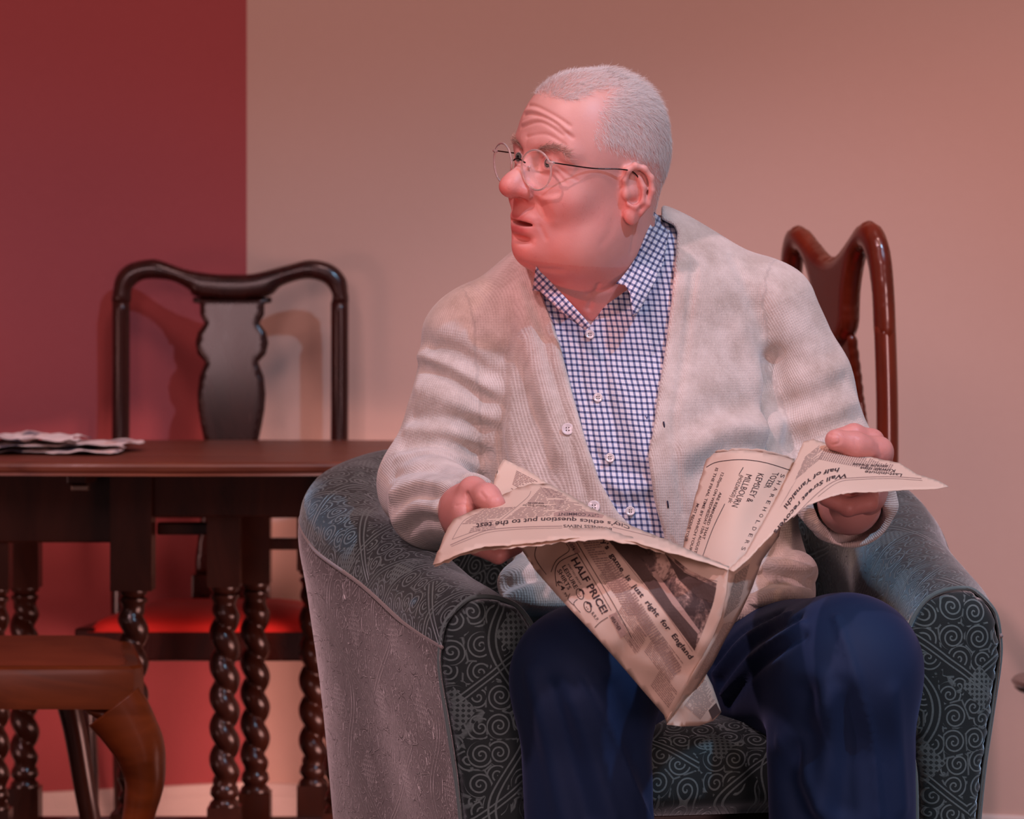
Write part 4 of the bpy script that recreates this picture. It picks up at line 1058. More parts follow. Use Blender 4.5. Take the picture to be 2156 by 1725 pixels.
# ---- eyes
m = M('eyeball'); x, y, z = m.xyz(m.coord()); rr = m.math('SQRT', m.math('ADD', m.math('MULTIPLY', y, y), m.math('MULTIPLY', z, z)))
fr = m.math('GREATER_THAN', x, 0.); 
col = m.ramp(m.math('DIVIDE', rr, .0118), [(0., rgb(8, 8, 10)), (.17, rgb(8, 8, 10)), (.20, rgb(96, 104, 96)), (.42, rgb(70, 80, 78)), (.47, rgb(196, 176, 172)), (1., rgb(205, 182, 176))])
MAT['eye'] = m.set(color=col, rough=.12, spec=.6)
for s in (1, -1):
    c = h2w(EYE * (1, s, 1) + (.0012, 0, 0)); th = np.linspace(0, PI, 20)
    Vv, Ff = lathe([(max(.0124 * math.sin(t), 1e-5), -.0124 * math.cos(t)) for t in np.linspace(0, PI, 20)], 28)
    Vv = np.array(Vv)[:, [2, 0, 1]]
    o = obj('eye', Vv, Ff, MAT['eye'], None); o.parent = man
    gz = Fv * math.cos(.10) - Lv * math.sin(.10) * 0 + Lv * .12 + Uv * .02; gz /= np.linalg.norm(gz); l2 = np.cross(Ur, gz); l2 /= np.linalg.norm(l2); u2 = np.cross(gz, l2)
    Mx = Matrix([list(r) + [t] for r, t in zip(np.stack([gz, l2, u2], 1), c - np.array(man.location))] + [[0, 0, 0, 1]]); o.matrix_local = Mx

# ---- eyebrows, hair: short white strands rooted on the scalp
HAIRP = np.array([(1060, 196), (1122, 197), (1140, 184), (1168, 172), (1200, 168), (1245, 166), (1276, 184), (1268, 205), (1258, 225), (1250, 255), (1244, 290), (1256, 316), (1290, 326), (1318, 338), (1334, 348), (1366, 356), (1376, 385), (1374, 420), (1366, 455), (1380, 475), (1480, 480), (1480, 60), (1060, 60)], float)
def strands(name, roots, nrm, flow, length, lift, width, mat, jit=.25, seg=3):
    n = len(roots); V = np.zeros((n, (seg + 1), 2, 3)); t = np.linspace(0, 1, seg + 1)
    fl_ = flow - (flow * nrm).sum(1)[:, None] * nrm; fl_ += rng.normal(0, jit, (n, 3)); fl_ -= (fl_ * nrm).sum(1)[:, None] * nrm * .8; fl_ /= np.linalg.norm(fl_, axis=1)[:, None] + 1e-9
    side = np.cross(fl_, nrm); side += rng.normal(0, .4, (n, 3)); side /= np.linalg.norm(side, axis=1)[:, None]
    p = roots.copy(); L = length / seg
    for i in range(seg + 1):
        w = width * (1 - .75 * t[i]); V[:, i, 0] = p - side * w; V[:, i, 1] = p + side * w
        d = fl_ + nrm * (lift * (1 - t[i] * 1.1))[:, None]; d /= np.linalg.norm(d, axis=1)[:, None]; p = p + d * L[:, None]
    base = (np.arange(n) * (seg + 1) * 2)[:, None, None]; k = (np.arange(seg) * 2)[None, :, None]; F = base + k + np.array([0, 1, 3, 2])[None, None]
    return obj(name, V.reshape(-1, 3), F.reshape(-1, 4), mat, man, world=True, smooth=False)
Nh = vnormals(Vh, Fh); Qh = w2h(Vh); Qm = Qh.copy(); Qm[:, 1] = np.abs(Qm[:, 1]); Wm = h2w(Qm); px_, py_ = pix(Wm); pq = np.stack([px_, py_], 1)
md = np.where(inside(pq, HAIRP), poly_dist(pq, HAIRP), -1); 
ears = (Qm[:, 1] > .0735 + 0 * Qm[:, 0]) & (np.abs(Qm[:, 0] + .008) < .024) & (Qm[:, 2] < .036)
crown = np.minimum(.044 - Qm[:, 1], .080 - Qh[:, 0]) * (Qh[:, 2] > .110)
md = np.maximum(md, np.where(crown > 0, 12, -1)); ok = (md > 0) & ~ears & (Qh[:, 2] > -.055 + 0 * Qh[:, 0]) & ~((Qm[:, 2] < -.02) & (Qm[:, 0] > -.03))
# area-weighted roots
Fk = Fh[ok[Fh].all(1)]; tri = Vh[Fk]; ar = np.linalg.norm(np.cross(tri[:, 2] - tri[:, 0], tri[:, 3] - tri[:, 1]), axis=1)
NST = 42000; pick = rng.choice(len(Fk), NST, p=ar / ar.sum()); uu, vv = rng.random((2, NST, 1))
roots = (tri[pick, 0] * (1 - uu) + tri[pick, 1] * uu) * (1 - vv) + (tri[pick, 3] * (1 - uu) + tri[pick, 2] * uu) * vv
nr = Nh[Fk[pick, 0]]; qr = w2h(roots); mdr = md[Fk[pick, 0]]
keep = rng.random(NST) < np.maximum(np.clip(mdr / 34., .05, 1), np.where(qr[:, 2] > .11, np.clip(crown[Fk[pick, 0]] / .006, 0, 1), 0)); roots, nr, qr, mdr = roots[keep], nr[keep], qr[keep], mdr[keep]
topw = np.clip((qr[:, 2] - .085) / .04, 0, 1)[:, None]; sgn = np.sign(qr[:, 1])[:, None]
flow_h = (1 - topw) * np.array([-.45, 0, -.9]) + topw * np.array([-.75, .0, .15]) + topw * sgn * np.array([0, .35, 0])
front = np.clip((qr[:, 0] - .02) / .05, 0, 1)[:, None] * topw; flow_h = flow_h * (1 - front * .6) + front * .6 * np.array([-.2, .9, .5])
flow = flow_h @ HR.T
tw = topw[:, 0]; length = (.0105 + .008 * tw) * rng.uniform(.7, 1.2, len(roots)) * np.clip(mdr / 30, .55, 1); lift = .35 + .35 * tw
m = M('white_hair'); MAT['hair'] = m.set(color=m.mix(m.noise(300, 2, m.coord()), rgb(196, 186, 182), rgb(232, 224, 220)), rough=.5, spec=.35, sheen=.2)
hair = strands('hair', roots, nr, flow, length, lift, .00014, MAT['hair'], .33)
hair['kind'] = 'stuff'
# brows
def brow(s):
    P = cr(np.array([(.086, .012 * s, .050), (.085, .022 * s, .055), (.079, .036 * s, .056), (.069, .048 * s, .050)]), 10); R = []
    for _ in range(420):
        c = P[rng.integers(len(P))] + rng.normal(0, .0014, 3) + np.array([.02, .012 * s, 0]); w = h2w(c); h = head_bvh.find_nearest(Vector(h2w(c - np.array([.018, .01 * s, 0]))))
        R.append((np.array(h[0]), np.array(h[1])))
    r = np.array([a for a, _ in R]); n_ = np.array([b for _, b in R]); out = np.sign(((n_) * (r - HO)).sum(1))[:, None]; n_ = n_ * out
    fl2 = np.tile(np.array([-.35, .9 * s, .35]) @ HR.T, (len(r), 1))
    o = strands('eyebrow', r, n_, fl2, rng.uniform(.006, .010, len(r)), np.full(len(r), .5), .00022, MAT['brow'], .35); o['kind'] = 'stuff'
m = M('grey_brow'); MAT['brow'] = m.set(color=rgb(196, 166, 152), rough=.6)
brow(1); brow(-1)

# ---- spectacles: clear round rims, thin metal sides
m = M('clear_acetate'); MAT['acet'] = m.set(color=rgb(238, 222, 216), rough=.08, trans=.75, ior=1.4, spec=.7)
m = M('lens_glass'); MAT['lens'] = m.set(color=(1, 1, 1), rough=.02, trans=1., ior=1.02, spec=.5, alpha=.22)
MAT['gun'] = M('gunmetal').set(color=rgb(70, 58, 56), rough=.25, metal=1.)
gl = thing('spectacles', 'round clear-rimmed spectacles with thin dark metal sides on the man\'s nose', 'glasses', tuple(h2w((.10, 0, .03))))
for s in (1, -1):
    n = 44; t = np.linspace(0, 2 * PI, n + 1); wrap = math.radians(10)
    cx = np.array([.1035, .0335 * s, .0295])
    def lp(r, t): 
        lx = .0235 * r * np.cos(t); lz = .0230 * r * np.sin(t) * np.where(np.sin(t) < 0, 1.06, .94); 
        return np.stack([cx[0] - np.abs(lx + s * .0335) ** 1 * 0 - (lx * s) * math.sin(wrap) * 1.0 - lz * -.10, cx[1] + lx * math.cos(wrap), cx[2] + lz], 1)
    P = h2w(lp(1., t)); Vv, Ff = tube(P, .00125, 8, caps=False); obj('rim', Vv, Ff, MAT['acet'], gl, world=True)
    rows = [lp(r, t[:-1]) + np.array([.0022 * (1 - r * r), 0, 0]) for r in (.97, .6, .3, .02)]; Vv = h2w(np.vstack(rows)); nn = n; Ff = [(i * nn + j, i * nn + (j + 1) % nn, (i + 1) * nn + (j + 1) % nn, (i + 1) * nn + j) for i in range(3) for j in range(nn)]
    obj('lens', Vv, Ff, MAT['lens'], gl, world=True)
    hx = lp(1.02, np.array([math.radians(28 if s > 0 else 152)]))[0]
    Vv, Ff = tube(h2w(np.array([hx + (.001, -.004 * s, 0), hx + (0, .002 * s, 0), hx + (-.004, .0045 * s, 0)])), .0019, 10); obj('hinge', Vv, Ff, MAT['acet'], gl, world=True)
    P = cr(np.array([hx + (-.003, .0045 * s, 0), (.05, .0685 * s, .036), (.018, .0795 * s, .037), (.000, .0835 * s, .034), (-.014, .0845 * s, .020)]), 8); Vv, Ff = tube(h2w(P), .0008, 8); obj('temple', Vv, Ff, MAT['gun'], gl, world=True)
    P = cr(np.array([(.098, .012 * s, .030), (.096, .0095 * s, .023), (.0955, .0105 * s, .016)]), 5); Vv, Ff = tube(h2w(P), .0018, 8); obj('nose_pad', Vv, Ff, MAT['acet'], gl, world=True)
P = cr(np.array([(.1040, .0115, .034), (.1065, 0, .0375), (.1040, -.0115, .034)]), 8); Vv, Ff = tube(h2w(P), .0010, 8); obj('bridge', Vv, Ff, MAT['gun'], gl, world=True)
P = cr(np.array([(.1000, .0125, .040), (.1065, .0250, .0522), (.1045, .0400, .0505), (.0985, .0520, .0400)]), 8)
# ================================================================ sheets: outline on the photo + a true depth for every point
class TPS:
    def __init__(s, pts, vals, lam=1e-4):
        s.p = np.array(pts, float) / 500; n = len(s.p); v = np.array(vals, float)
        K = s.U(s.p, s.p) + lam * np.eye(n); Pm = np.column_stack([np.ones(n), s.p]); A = np.zeros((n + 3, n + 3)); A[:n, :n] = K; A[:n, n:] = Pm; A[n:, :n] = Pm.T
        s.w = np.linalg.solve(A, np.concatenate([v, np.zeros(3)]))
    def U(s, a, b):
        d2 = ((a[:, None] - b[None]) ** 2).sum(-1); return d2 * np.log(d2 + 1e-12) * .5
    def __call__(s, q):
        q = np.atleast_2d(np.array(q, float)) / 500; return s.U(q, s.p) @ s.w[:-3] + s.w[-3] + q @ s.w[-2:]
def unpx(Q, Y):
    return np.stack([(Q[:, 0] - 1078) / FPX * Y, Y, HC - (Q[:, 1] - 650) / FPX * Y], 1)
class Sheet:
    def __init__(s, name, outline, ctrl, parent, mat, step=9, th=.0006, smooth=True, rag=0., uvf=None, attrs=None, ripple=0.):
        s.d = TPS([c[:2] for c in ctrl], [c[2] for c in ctrl]); s.parent = parent; s.ripple = ripple
        out = cr(np.array(outline, float), 1, True) if not smooth else np.array(outline, float)
        V2, F, B = tri2d([tuple(p) for p in out], step)
        if rag: 
            on = poly_dist(V2, B) < step * .1; V2[on] += np.random.default_rng(3).normal(0, rag, (on.sum(), 2))
        V = s.at(V2); at = attrs(V2, V) if attrs else None
        s.o = obj(name, V, F[:, ::-1], mat, parent, world=True, attrs=at); md = s.o.modifiers.new('thickness', 'SOLIDIFY'); md.thickness = th; md.offset = -1
        s.V2 = V2; s.B = np.array(out)
    def depth(s, Q):
        Y = s.d(Q)
        if s.ripple: Y = Y + s.ripple * np.array([noise.noise(Vector((q[0] * .021, q[1] * .021, 2.))) for q in Q])
        return Y
    def at(s, Q, off=0.):
        Q = np.atleast_2d(np.array(Q, float)); Y = s.depth(Q); P = unpx(Q, Y)
        if off:
            P = P + (np.array([0, 0, HC]) - P) * (off / 4.0)
        return P

# ---- shirt collar and cardigan details
def surf_depth(pts, bvh, off, fallback=4.1):
    out = []
    for p in pts:
        h = ray(bvh, *p); out.append((p[0], p[1], (h[1] if h is not None else fallback) - off))
    return out
def front_of(ctrl, gap=.004):
    out = []
    for x, y, Y in ctrl:
        for b in (head_bvh, shirt_bvh):
            h = ray(b, x, y)
            if h is not None: Y = min(Y, h[1] - gap)
        out.append((x, y, Y))
    return out
def guv_collar(ang, k=1.):
    c, s_ = math.cos(ang), math.sin(ang)
    return lambda Q, V: {'guv': np.column_stack([((Q[:, 0] * c + Q[:, 1] * s_) / 1780.) * k, ((-Q[:, 0] * s_ + Q[:, 1] * c) / 1780.) * k, Q[:, 0] * 0])}
cl = [(1378, 447), (1367, 482), (1343, 539), (1314, 578), (1298, 596), (1316, 599), (1326, 617), (1333, 666), (1346, 655), (1373, 606), (1397, 551), (1409, 489), (1394, 462)]
Sheet('collar', cl, front_of([(1378, 447, 4.20), (1366, 482, 4.165), (1354, 512, 4.14), (1342, 540, 4.120), (1320, 570, 4.09), (1300, 596, 4.070), (1333, 664, 4.058), (1373, 604, 4.082), (1397, 549, 4.115), (1408, 489, 4.165), (1394, 462, 4.20), (1368, 545, 4.11), (1340, 600, 4.07)]), man, MAT['gingham'], 6, .0016, attrs=guv_collar(.5))
cl2 = [(1128, 563), (1121, 612), (1136, 614), (1152, 628), (1180, 656), (1232, 696), (1243, 686), (1194, 630), (1164, 598)]
Sheet('collar', cl2, front_of([(1128, 563, 4.135), (1121, 609, 4.118), (1150, 613, 4.088), (1186, 645, 4.075), (1240, 688, 4.062), (1192, 632, 4.076), (1162, 600, 4.10)]), man, MAT['gingham'], 6, .0016, attrs=guv_collar(-.75))
def disc_button(px, py, bvh, r, name, mat, off=.002, tilt=(0, 0)):
    h = ray(bvh, px, py); h = W(px, py, 4.05) if h is None else h
    V, F = lathe([(.0001, -.0008), (r, -.0008), (r, .0006), (r * .88, .0011), (r * .70, .0004), (.0001, .0003)], 24)
    # four thread holes as small dark pits
    n = Vector(h) * 0 + Vector((tilt[0], -1, .25 + tilt[1])); n.normalize(); q = Vector((0, 0, 1)).rotation_difference(n).to_matrix()
    V = np.array([q @ Vector(v) for v in V]) + h + np.array(n) * off
    o = obj(name, V, F, mat, man, world=True)
    for a in (PI / 4, 3 * PI / 4, 5 * PI / 4, 7 * PI / 4):
        V2, F2 = lathe([(.0007, .0004), (.0007, .0006)], 8); V2 = V2 + np.array([math.cos(a), math.sin(a), 0]) * r * .3; V2 = np.array([q @ Vector(v) for v in V2]) + h + np.array(n) * (off + .0002)
        obj('thread_hole', V2, F2, MAT['gun'], None).parent = o; ob = COL.objects[-1]
        ob.data.transform(Matrix.Translation(-Vector(man.location)))
    return o
m = M('pearl_button'); MAT['pearl'] = m.set(color=rgb(215, 205, 205), rough=.25, spec=.6, coat=.5)
for p in ((1242, 705), (1259, 838), (1284, 965), (1327, 1077)): disc_button(*p, shirt_bvh, .0056, 'shirt_button', MAT['pearl'])
for p in ((1195, 905), (1250, 1068)): disc_button(*p, card_bvh, .0072, 'cardigan_button', MAT['pearl'], .0034)
m = M('dark_thread'); MAT['hole'] = m.set(color=rgb(40, 36, 60), rough=.9)
for p in ((1397, 895), (1405, 1062)):
    h = ray(card_bvh, *p)
    if h is not None:
        P = np.array([h + (.0, -.0005, .004), h + (.0006, -.0008, 0), h + (.001, -.0005, -.004)]); Vv, Ff = tube(P, .0009, 8); obj('buttonhole', Vv, Ff, MAT['hole'], man, world=True)
# stitched cross on the shirt
m = M('blue_thread'); MAT['blue_thread'] = m.set(color=rgb(70, 84, 130), rough=.8)
h = ray(shirt_bvh, 1362, 881)
if h is not None:
    pr = []
    for a in (.6, -.6, .35): pr.append(tube(np.array([h + np.array([math.sin(a) * -.0036, -.0012, -.0036]), h + np.array([math.sin(a) * .0036, -.0012, .0036])]), .0005, 6))
    Vv, Ff = join(pr); obj('embroidery', Vv, Ff, MAT['blue_thread'], man, world=True)

# ================================================================ the newspaper in his hands
def paper_mat(name, c, c2):
    m = M(name); n1 = m.noise(5, 4, m.coord()); n2 = m.noise(700, 2, m.coord())
    col = m.mix(m.ramp(n1, [(.35, 0.), (.7, 1.)]), c, c2)
    mm = m.set(color=col, rough=.78, spec=.2, normal=m.bump(m.noise(9, 3, m.coord()), .35, .006, m.bump(n2, .08, .0003)))
    # newsprint lets a little light through
    tr = m.n('ShaderNodeBsdfTranslucent'); m.put(tr.inputs[0], c2); mx = m.n('ShaderNodeMixShader'); mx.inputs[0].default_value = .22
    m.t.links.new(m.b.outputs[0], mx.inputs[1]); m.t.links.new(tr.outputs[0], mx.inputs[2]); m.t.links.new(mx.outputs[0], m.out.inputs[0]); return mm
MAT['paper'] = paper_mat('old_newsprint', rgb(226, 200, 180), rgb(234, 212, 194))
m = M('printing_ink'); MAT['ink'] = m.set(color=rgb(58, 44, 46), rough=.7)
m = M('grey_print'); MAT['ink2'] = m.set(color=rgb(156, 130, 120), rough=.75)
np_ = thing('newspaper', 'open yellowed broadsheet newspaper folded over between the man\'s hands', 'newspaper', tuple(W(1430, 1200, 3.8)))
def text_mesh(s, body, bold=0., sx=1.):
    cu = bpy.data.curves.new('t', 'FONT'); cu.body = body; cu.size = 1.0; cu.offset = bold; cu.resolution_u = 2; cu.space_character = sx
    o = bpy.data.objects.new('t', cu); COL.objects.link(o); bpy.context.view_layer.update()
    me = o.to_mesh(); V = np.array([v.co[:2] for v in me.vertices]); F = [tuple(p.vertices) for p in me.polygons]; o.to_mesh_clear(); bpy.data.objects.remove(o); bpy.data.curves.remove(cu)
    return V, F
LBL = {}
def write(sh, body, base, up, bold=0., mat='ink', sp=1., name='printed_words', off=.0007, yscale=1.):
    """base: pixel polyline of the baseline; up: pixel vector of the capital height at start (and end)"""
    V, F = text_mesh(sh, body, bold, sp)
    if not len(V): return
    x0, x1 = V[:, 0].min(), V[:, 0].max(); base = cr(np.array(base, float), 8) if len(base) > 2 else np.array(base, float)
    g = np.concatenate([[0], np.cumsum(np.linalg.norm(np.diff(base, axis=0), axis=1))]); g /= g[-1]
    t = (V[:, 0] - x0) / (x1 - x0); P = np.stack([np.interp(t, g, base[:, k]) for k in (0, 1)], 1)
    up = np.array(up, float); up = np.stack([up[0], up[-1]]) if up.ndim > 1 else np.stack([up, up]); u = up[0] * (1 - t[:, None]) + up[1] * t[:, None]
    P = P + u * (V[:, 1] / .70)[:, None]
    # subdivide so that it follows the curve of the sheet
    return obj(name, sh.at(P, off), F, MAT[mat], sh.o, world=False) if False else put(sh, name, P, F, mat, off)
def put(sh, name, P, F, mat, off=.0007):
    X = sh.at(P, off); X = to_local(sh.parent, X)
    return link(name, mesh_np(name, X, F, False), sh.o, MAT[mat])
def quad_px(c, u, v):  # corner + two vectors, subdivided
    return [c, c + u, c + u + v, c + v]
def columns(sh, corner, u, v, ncol, nrow, gap=.06, ink='ink2', seed=1, name='printed_column', dens=.86, thick=.55, bend=None):
    """body text: rows of word-dashes; u runs along a text line over all columns, v runs down the page (pixel vectors)"""
    r = np.random.default_rng(seed); c = np.array(corner, float); u = np.array(u, float); v = np.array(v, float); P = []; F = []
    for k in range(ncol):
        a0 = k / ncol + gap / ncol * .5; a1 = (k + 1) / ncol - gap / ncol * .5; 
        for j in range(nrow):
            b = j / nrow; h = thick / nrow; a = a0 + (.03 / ncol if r.random() < .12 else 0); end = a1 if r.random() > .15 else a0 + (a1 - a0) * r.uniform(.4, .9)
            while a < end:
                w = min(r.uniform(.07, .26) / ncol, end - a); 
                if w < .01 / ncol: break
                n = len(P)
                for (aa, bb) in ((a, b), (a + w, b), (a + w, b + h), (a, b + h)):
                    q = c + u * aa + v * bb
                    P.append(q if bend is None else bend(aa, bb, q))
                F.append((n, n + 1, n + 2, n + 3)); a += w + .030 / ncol
    P = np.array(P); g = inside(P, sh.B) & (poly_dist(P, sh.B) > 4); F = [f for f in F if g[list(f)].all()]
    if not F: return None
    u_ = np.unique(np.array(F)); mp = {a: i for i, a in enumerate(u_)}; P = P[u_]; F = [tuple(mp[i] for i in f) for f in F]
    o = put(sh, name, P, F, ink, .0006); o['kind'] = 'stuff'; return o
def line(sh, pts, w, mat='ink', name='printed_rule'):
    pts = cr(np.array(pts, float), 6) if len(pts) > 2 else resample(pts, 10, False); T = np.gradient(pts, axis=0); T /= np.linalg.norm(T, axis=1)[:, None]; N = np.stack([-T[:, 1], T[:, 0]], 1) * w / 2
    n = len(pts); P = np.vstack([pts - N, pts + N]); F = [(i, i + 1, n + i + 1, n + i) for i in range(n - 1)]; return put(sh, name, P, F, mat)
# ---- D: hanging front page (left of the fold)
D = Sheet('page', [(1090, 1146), (1180, 1138), (1290, 1128), (1400, 1150), (1480, 1176), (1534, 1196), (1529, 1250), (1518, 1300), (1500, 1345), (1480, 1380), (1452, 1432), (1430, 1475), (1404, 1524), (1398, 1506), (1360, 1462), (1300, 1392), (1240, 1325), (1180, 1262), (1130, 1205)],
    [(1090, 1146, 3.82), (1290, 1128, 3.735), (1400, 1150, 3.69), (1532, 1196, 3.63), (1520, 1290, 3.632), (1480, 1380, 3.65), (1404, 1520, 3.69), (1300, 1392, 3.675), (1200, 1282, 3.69), (1130, 1205, 3.78), (1350, 1280, 3.655)], np_, MAT['paper'], 10, ripple=.004)
dv = np.array([1275 - 1203, 1300 - 1172.]); dn = dv / np.linalg.norm(dv)
write(D, 'HALF PRICE!', [(1202, 1180), (1236, 1238), (1268, 1294)], (13, -7.5), .025)
write(D, 'LEISURE', [(1183, 1194), (1210, 1241)], (7.5, -4.5), .012)
write(D, 'KNITTED JERSEY', [(1195, 1189), (1222, 1233)], (3, -2))
write(D, 'SHIRTS', [(1173, 1202), (1196, 1243)], (7.5, -4.5), .012)
write(D, '£4', [(1172, 1225), (1183, 1245)], (8, -5), .01)
write(D, '.99', [(1185, 1248), (1191, 1258)], (5, -3), .0)
write(D, 'R.R.P.', [(1244, 1292), (1256, 1309)], (6, -4))
write(D, '1,074', [(1195, 1144), (1206, 1160)], (7, -4), .01)
write(D, 'WEATHER', [(1284, 1301), (1302, 1329)], (7, -4), .01)
line(D, [(1216, 1165), (1250, 1222), (1287, 1286)], 1.2)
line(D, [(1212, 1138), (1250, 1202), (1294, 1276), (1330, 1343)], 1.4)
line(D, [(1216, 1165), (1180, 1182), (1169, 1203), (1172, 1235)], 1.4); line(D, [(1130, 1150), (1127, 1175), (1150, 1210)], 1.2); line(D, [(1192, 1145), (1198, 1160), (1172, 1180), (1160, 1205)], 1.2)
line(D, [(1280, 1300), (1264, 1310), (1252, 1322)], 1.2)
wb = [(1282, 1296), (1296, 1290), (1320, 1335), (1307, 1344)]
# grey title bar around WEATHER
def poly_print(sh, pts, mat, step=8, name='printed_block', off=.0005):
    V2, F, B = tri2d([tuple(map(float, p)) for p in pts], step); return put(sh, name, V2, [tuple(f) for f in F], mat, off)
m = M('tone_print'); MAT['tone'] = m.set(color=rgb(172, 142, 130), rough=.75)
poly_print(D, wb + [], 'tone'); poly_print(D, [(1196, 1140), (1206, 1137), (1222, 1163), (1212, 1168)], 'tone')
# line drawings of two faces
for (x, y) in ((1221, 1251), (1237, 1278)):
    t = np.linspace(0, 2 * PI, 13); line(D, [(x + 7 * math.cos(a) + 3 * math.sin(a), y + 11 * math.sin(a)) for a in t], 1.6); line(D, [(x - 2, y - 9), (x + 5, y - 7), (x + 8, y + 1)], 4.)
    line(D, [(x - 3, y), (x - 1, y + 1)], 1.5); line(D, [(x - 1, y + 5), (x + 2, y + 4)], 1.2)
line(D, [(1200, 1250), (1196, 1262), (1208, 1275)], 1.2); line(D, [(1216, 1262), (1208, 1272), (1222, 1290)], 1.2)
# columns of print
columns(D, (1222, 1140), (36, -4), (100, 158), 1, 34, seed=2, dens=.9)
columns(D, (1270, 1190), (22, -14), (148, 236), 1, 50, seed=4)
write(D, "ry's  game  is  just  right  for  England", [(1262, 1134), (1300, 1194), (1340, 1247), (1395, 1316), (1452, 1389)], (9, -6), .028, sp=1.05, name='headline')
u = np.array([24., -14.]); 
columns(D, (1276, 1186), (40, 58), (-16, 26), 1, 9, seed=6, thick=.45); columns(D, (1324, 1246), (52, 72), (-24, 40), 1, 13, seed=7, thick=.45); columns(D, (1384, 1325), (56, 74), (-30, 46), 1, 15, seed=8, thick=.45)
columns(D, (1296, 1284), (52, 76), (-10, 20), 1, 7, seed=12, thick=.45)
columns(D, (1352, 1300), (20, 28), (-30, 50), 1, 14, seed=9, thick=.45); columns(D, (1388, 1410), (40, 50), (-20, 34), 1, 10, seed=10, thick=.45)
line(D, [(1278, 1132), (1330, 1200), (1390, 1275), (1458, 1372)], 1.2, 'ink2')
# press photograph
m = M('halftone_photo'); v = m.coord(); x, y, z = m.xyz(v)
nn = m.noise(24, 5, m.scale(v, (1.0, .3, 1.0)), .65, .8); f2 = m.noise(70, 5, v, .75)
tone = m.math('ADD', m.math('MULTIPLY', nn, .75), m.math('MULTIPLY', f2, .35))
MAT['photo'] = m.set(color=m.ramp(tone, [(.48, rgb(64, 48, 46)), (.55, rgb(120, 96, 88)), (.60, rgb(196, 166, 150)), (.75, rgb(206, 178, 160))]), rough=.7)
m = M('dark_halftone'); MAT['photo_dark'] = m.set(color=m.mix(m.noise(900, 1, m.coord()), rgb(70, 54, 50), rgb(92, 72, 66)), rough=.7)
photo = [(1274, 1131), (1330, 1136), (1400, 1160), (1450, 1200), (1509, 1229), (1500, 1275), (1478, 1334), (1470, 1352), (1462, 1370), (1400, 1285), (1340, 1205)]
poly_print(D, photo, 'photo', 9, 'press_photo', .0004)
poly_print(D, [(1276, 1132), (1310, 1134), (1345, 1170), (1372, 1210), (1420, 1262), (1470, 1330), (1463, 1371), (1400, 1287), (1340, 1207)], 'photo_dark', 9, 'printed_block', .0007)
poly_print(D, [(1310, 1134), (1345, 1150), (1380, 1180), (1372, 1195), (1345, 1170)], 'photo_dark', 9, 'printed_block', .0008)
poly_print(D, [(1400, 1165), (1440, 1205), (1508, 1238), (1502, 1268), (1470, 1258), (1430, 1222)], 'photo_dark', 9, 'printed_block', .0006)
poly_print(D, [(1372, 1205), (1380, 1203), (1430, 1270), (1474, 1330), (1470, 1336), (1415, 1272)], 'tone', 9, 'printed_block', .0009)
line(D, [(1405, 1170), (1450, 1208), (1510, 1224)], 1.5, 'ink2')

# ---- E: right of the fold, in shadow; inner leaf E2; F: turned-up corner at the bottom
E = Sheet('page', [(1535, 1197), (1570, 1178), (1612, 1135), (1648, 1092), (1640, 1130), (1605, 1180), (1583, 1240), (1560, 1290), (1528, 1345), (1500, 1400), (1462, 1458), (1424, 1498), (1406, 1524), (1404, 1516), (1432, 1473), (1456, 1424), (1483, 1378), (1504, 1340), (1520, 1298), (1531, 1250)],
    [(1535, 1197, 3.631), (1648, 1092, 3.80), (1605, 1180, 3.76), (1583, 1240, 3.73), (1528, 1345, 3.715), (1462, 1458, 3.715), (1404, 1520, 3.691), (1480, 1382, 3.651), (1520, 1292, 3.633), (1560, 1200, 3.68)], np_, MAT['paper'], 10, ripple=.003)
columns(E, (1546, 1212), (34, -28), (-24, 92), 1, 30, seed=31, ink='ink', thick=.4); columns(E, (1522, 1315), (30, -10), (-62, 118), 1, 36, seed=32, thick=.45)
G = Sheet('page', [(1404, 1526), (1424, 1496), (1455, 1458), (1486, 1416), (1500, 1444), (1519, 1500), (1502, 1518), (1472, 1529), (1436, 1530)],
    [(1404, 1526, 3.694), (1424, 1496, 3.70), (1486, 1416, 3.735), (1519, 1500, 3.76), (1472, 1529, 3.725), (1450, 1490, 3.700)], np_, MAT['paper'], 9, ripple=.004)
columns(G, (1440, 1488), (44, -60), (34, 30), 1, 18, seed=41, thick=.5)
poly_print(G, [(1492, 1496), (1508, 1480), (1517, 1500), (1500, 1516)], 'photo_dark', 8)

# ---- A: left flap, upside-down business page
Aout = [(910, 1191), (925, 1155), (942, 1112), (955, 1093), (985, 1079), (1010, 1070), (1040, 1056), (1062, 1040), (1090, 1027), (1120, 1020), (1155, 1018), (1185, 1034), (1225, 1058), (1270, 1082), (1330, 1107), (1400, 1135), (1465, 1165), (1535, 1193),
        (1533, 1201), (1480, 1182), (1400, 1160), (1340, 1142), (1270, 1130), (1200, 1133), (1140, 1141), (1080, 1147), (1020, 1151), (970, 1164)]
A = Sheet('page', Aout, [(910, 1191, 3.70), (970, 1164, 3.685), (1080, 1147, 3.68), (1200, 1133, 3.67), (1340, 1142, 3.645), (1533, 1200, 3.628), (955, 1093, 3.865), (1040, 1056, 3.89), (1120, 1020, 3.93), (1185, 1034, 3.90), (1270, 1082, 3.82), (1400, 1135, 3.71), (1465, 1165, 3.66), (1100, 1085, 3.80)], np_, MAT['paper'], 9, rag=.7)
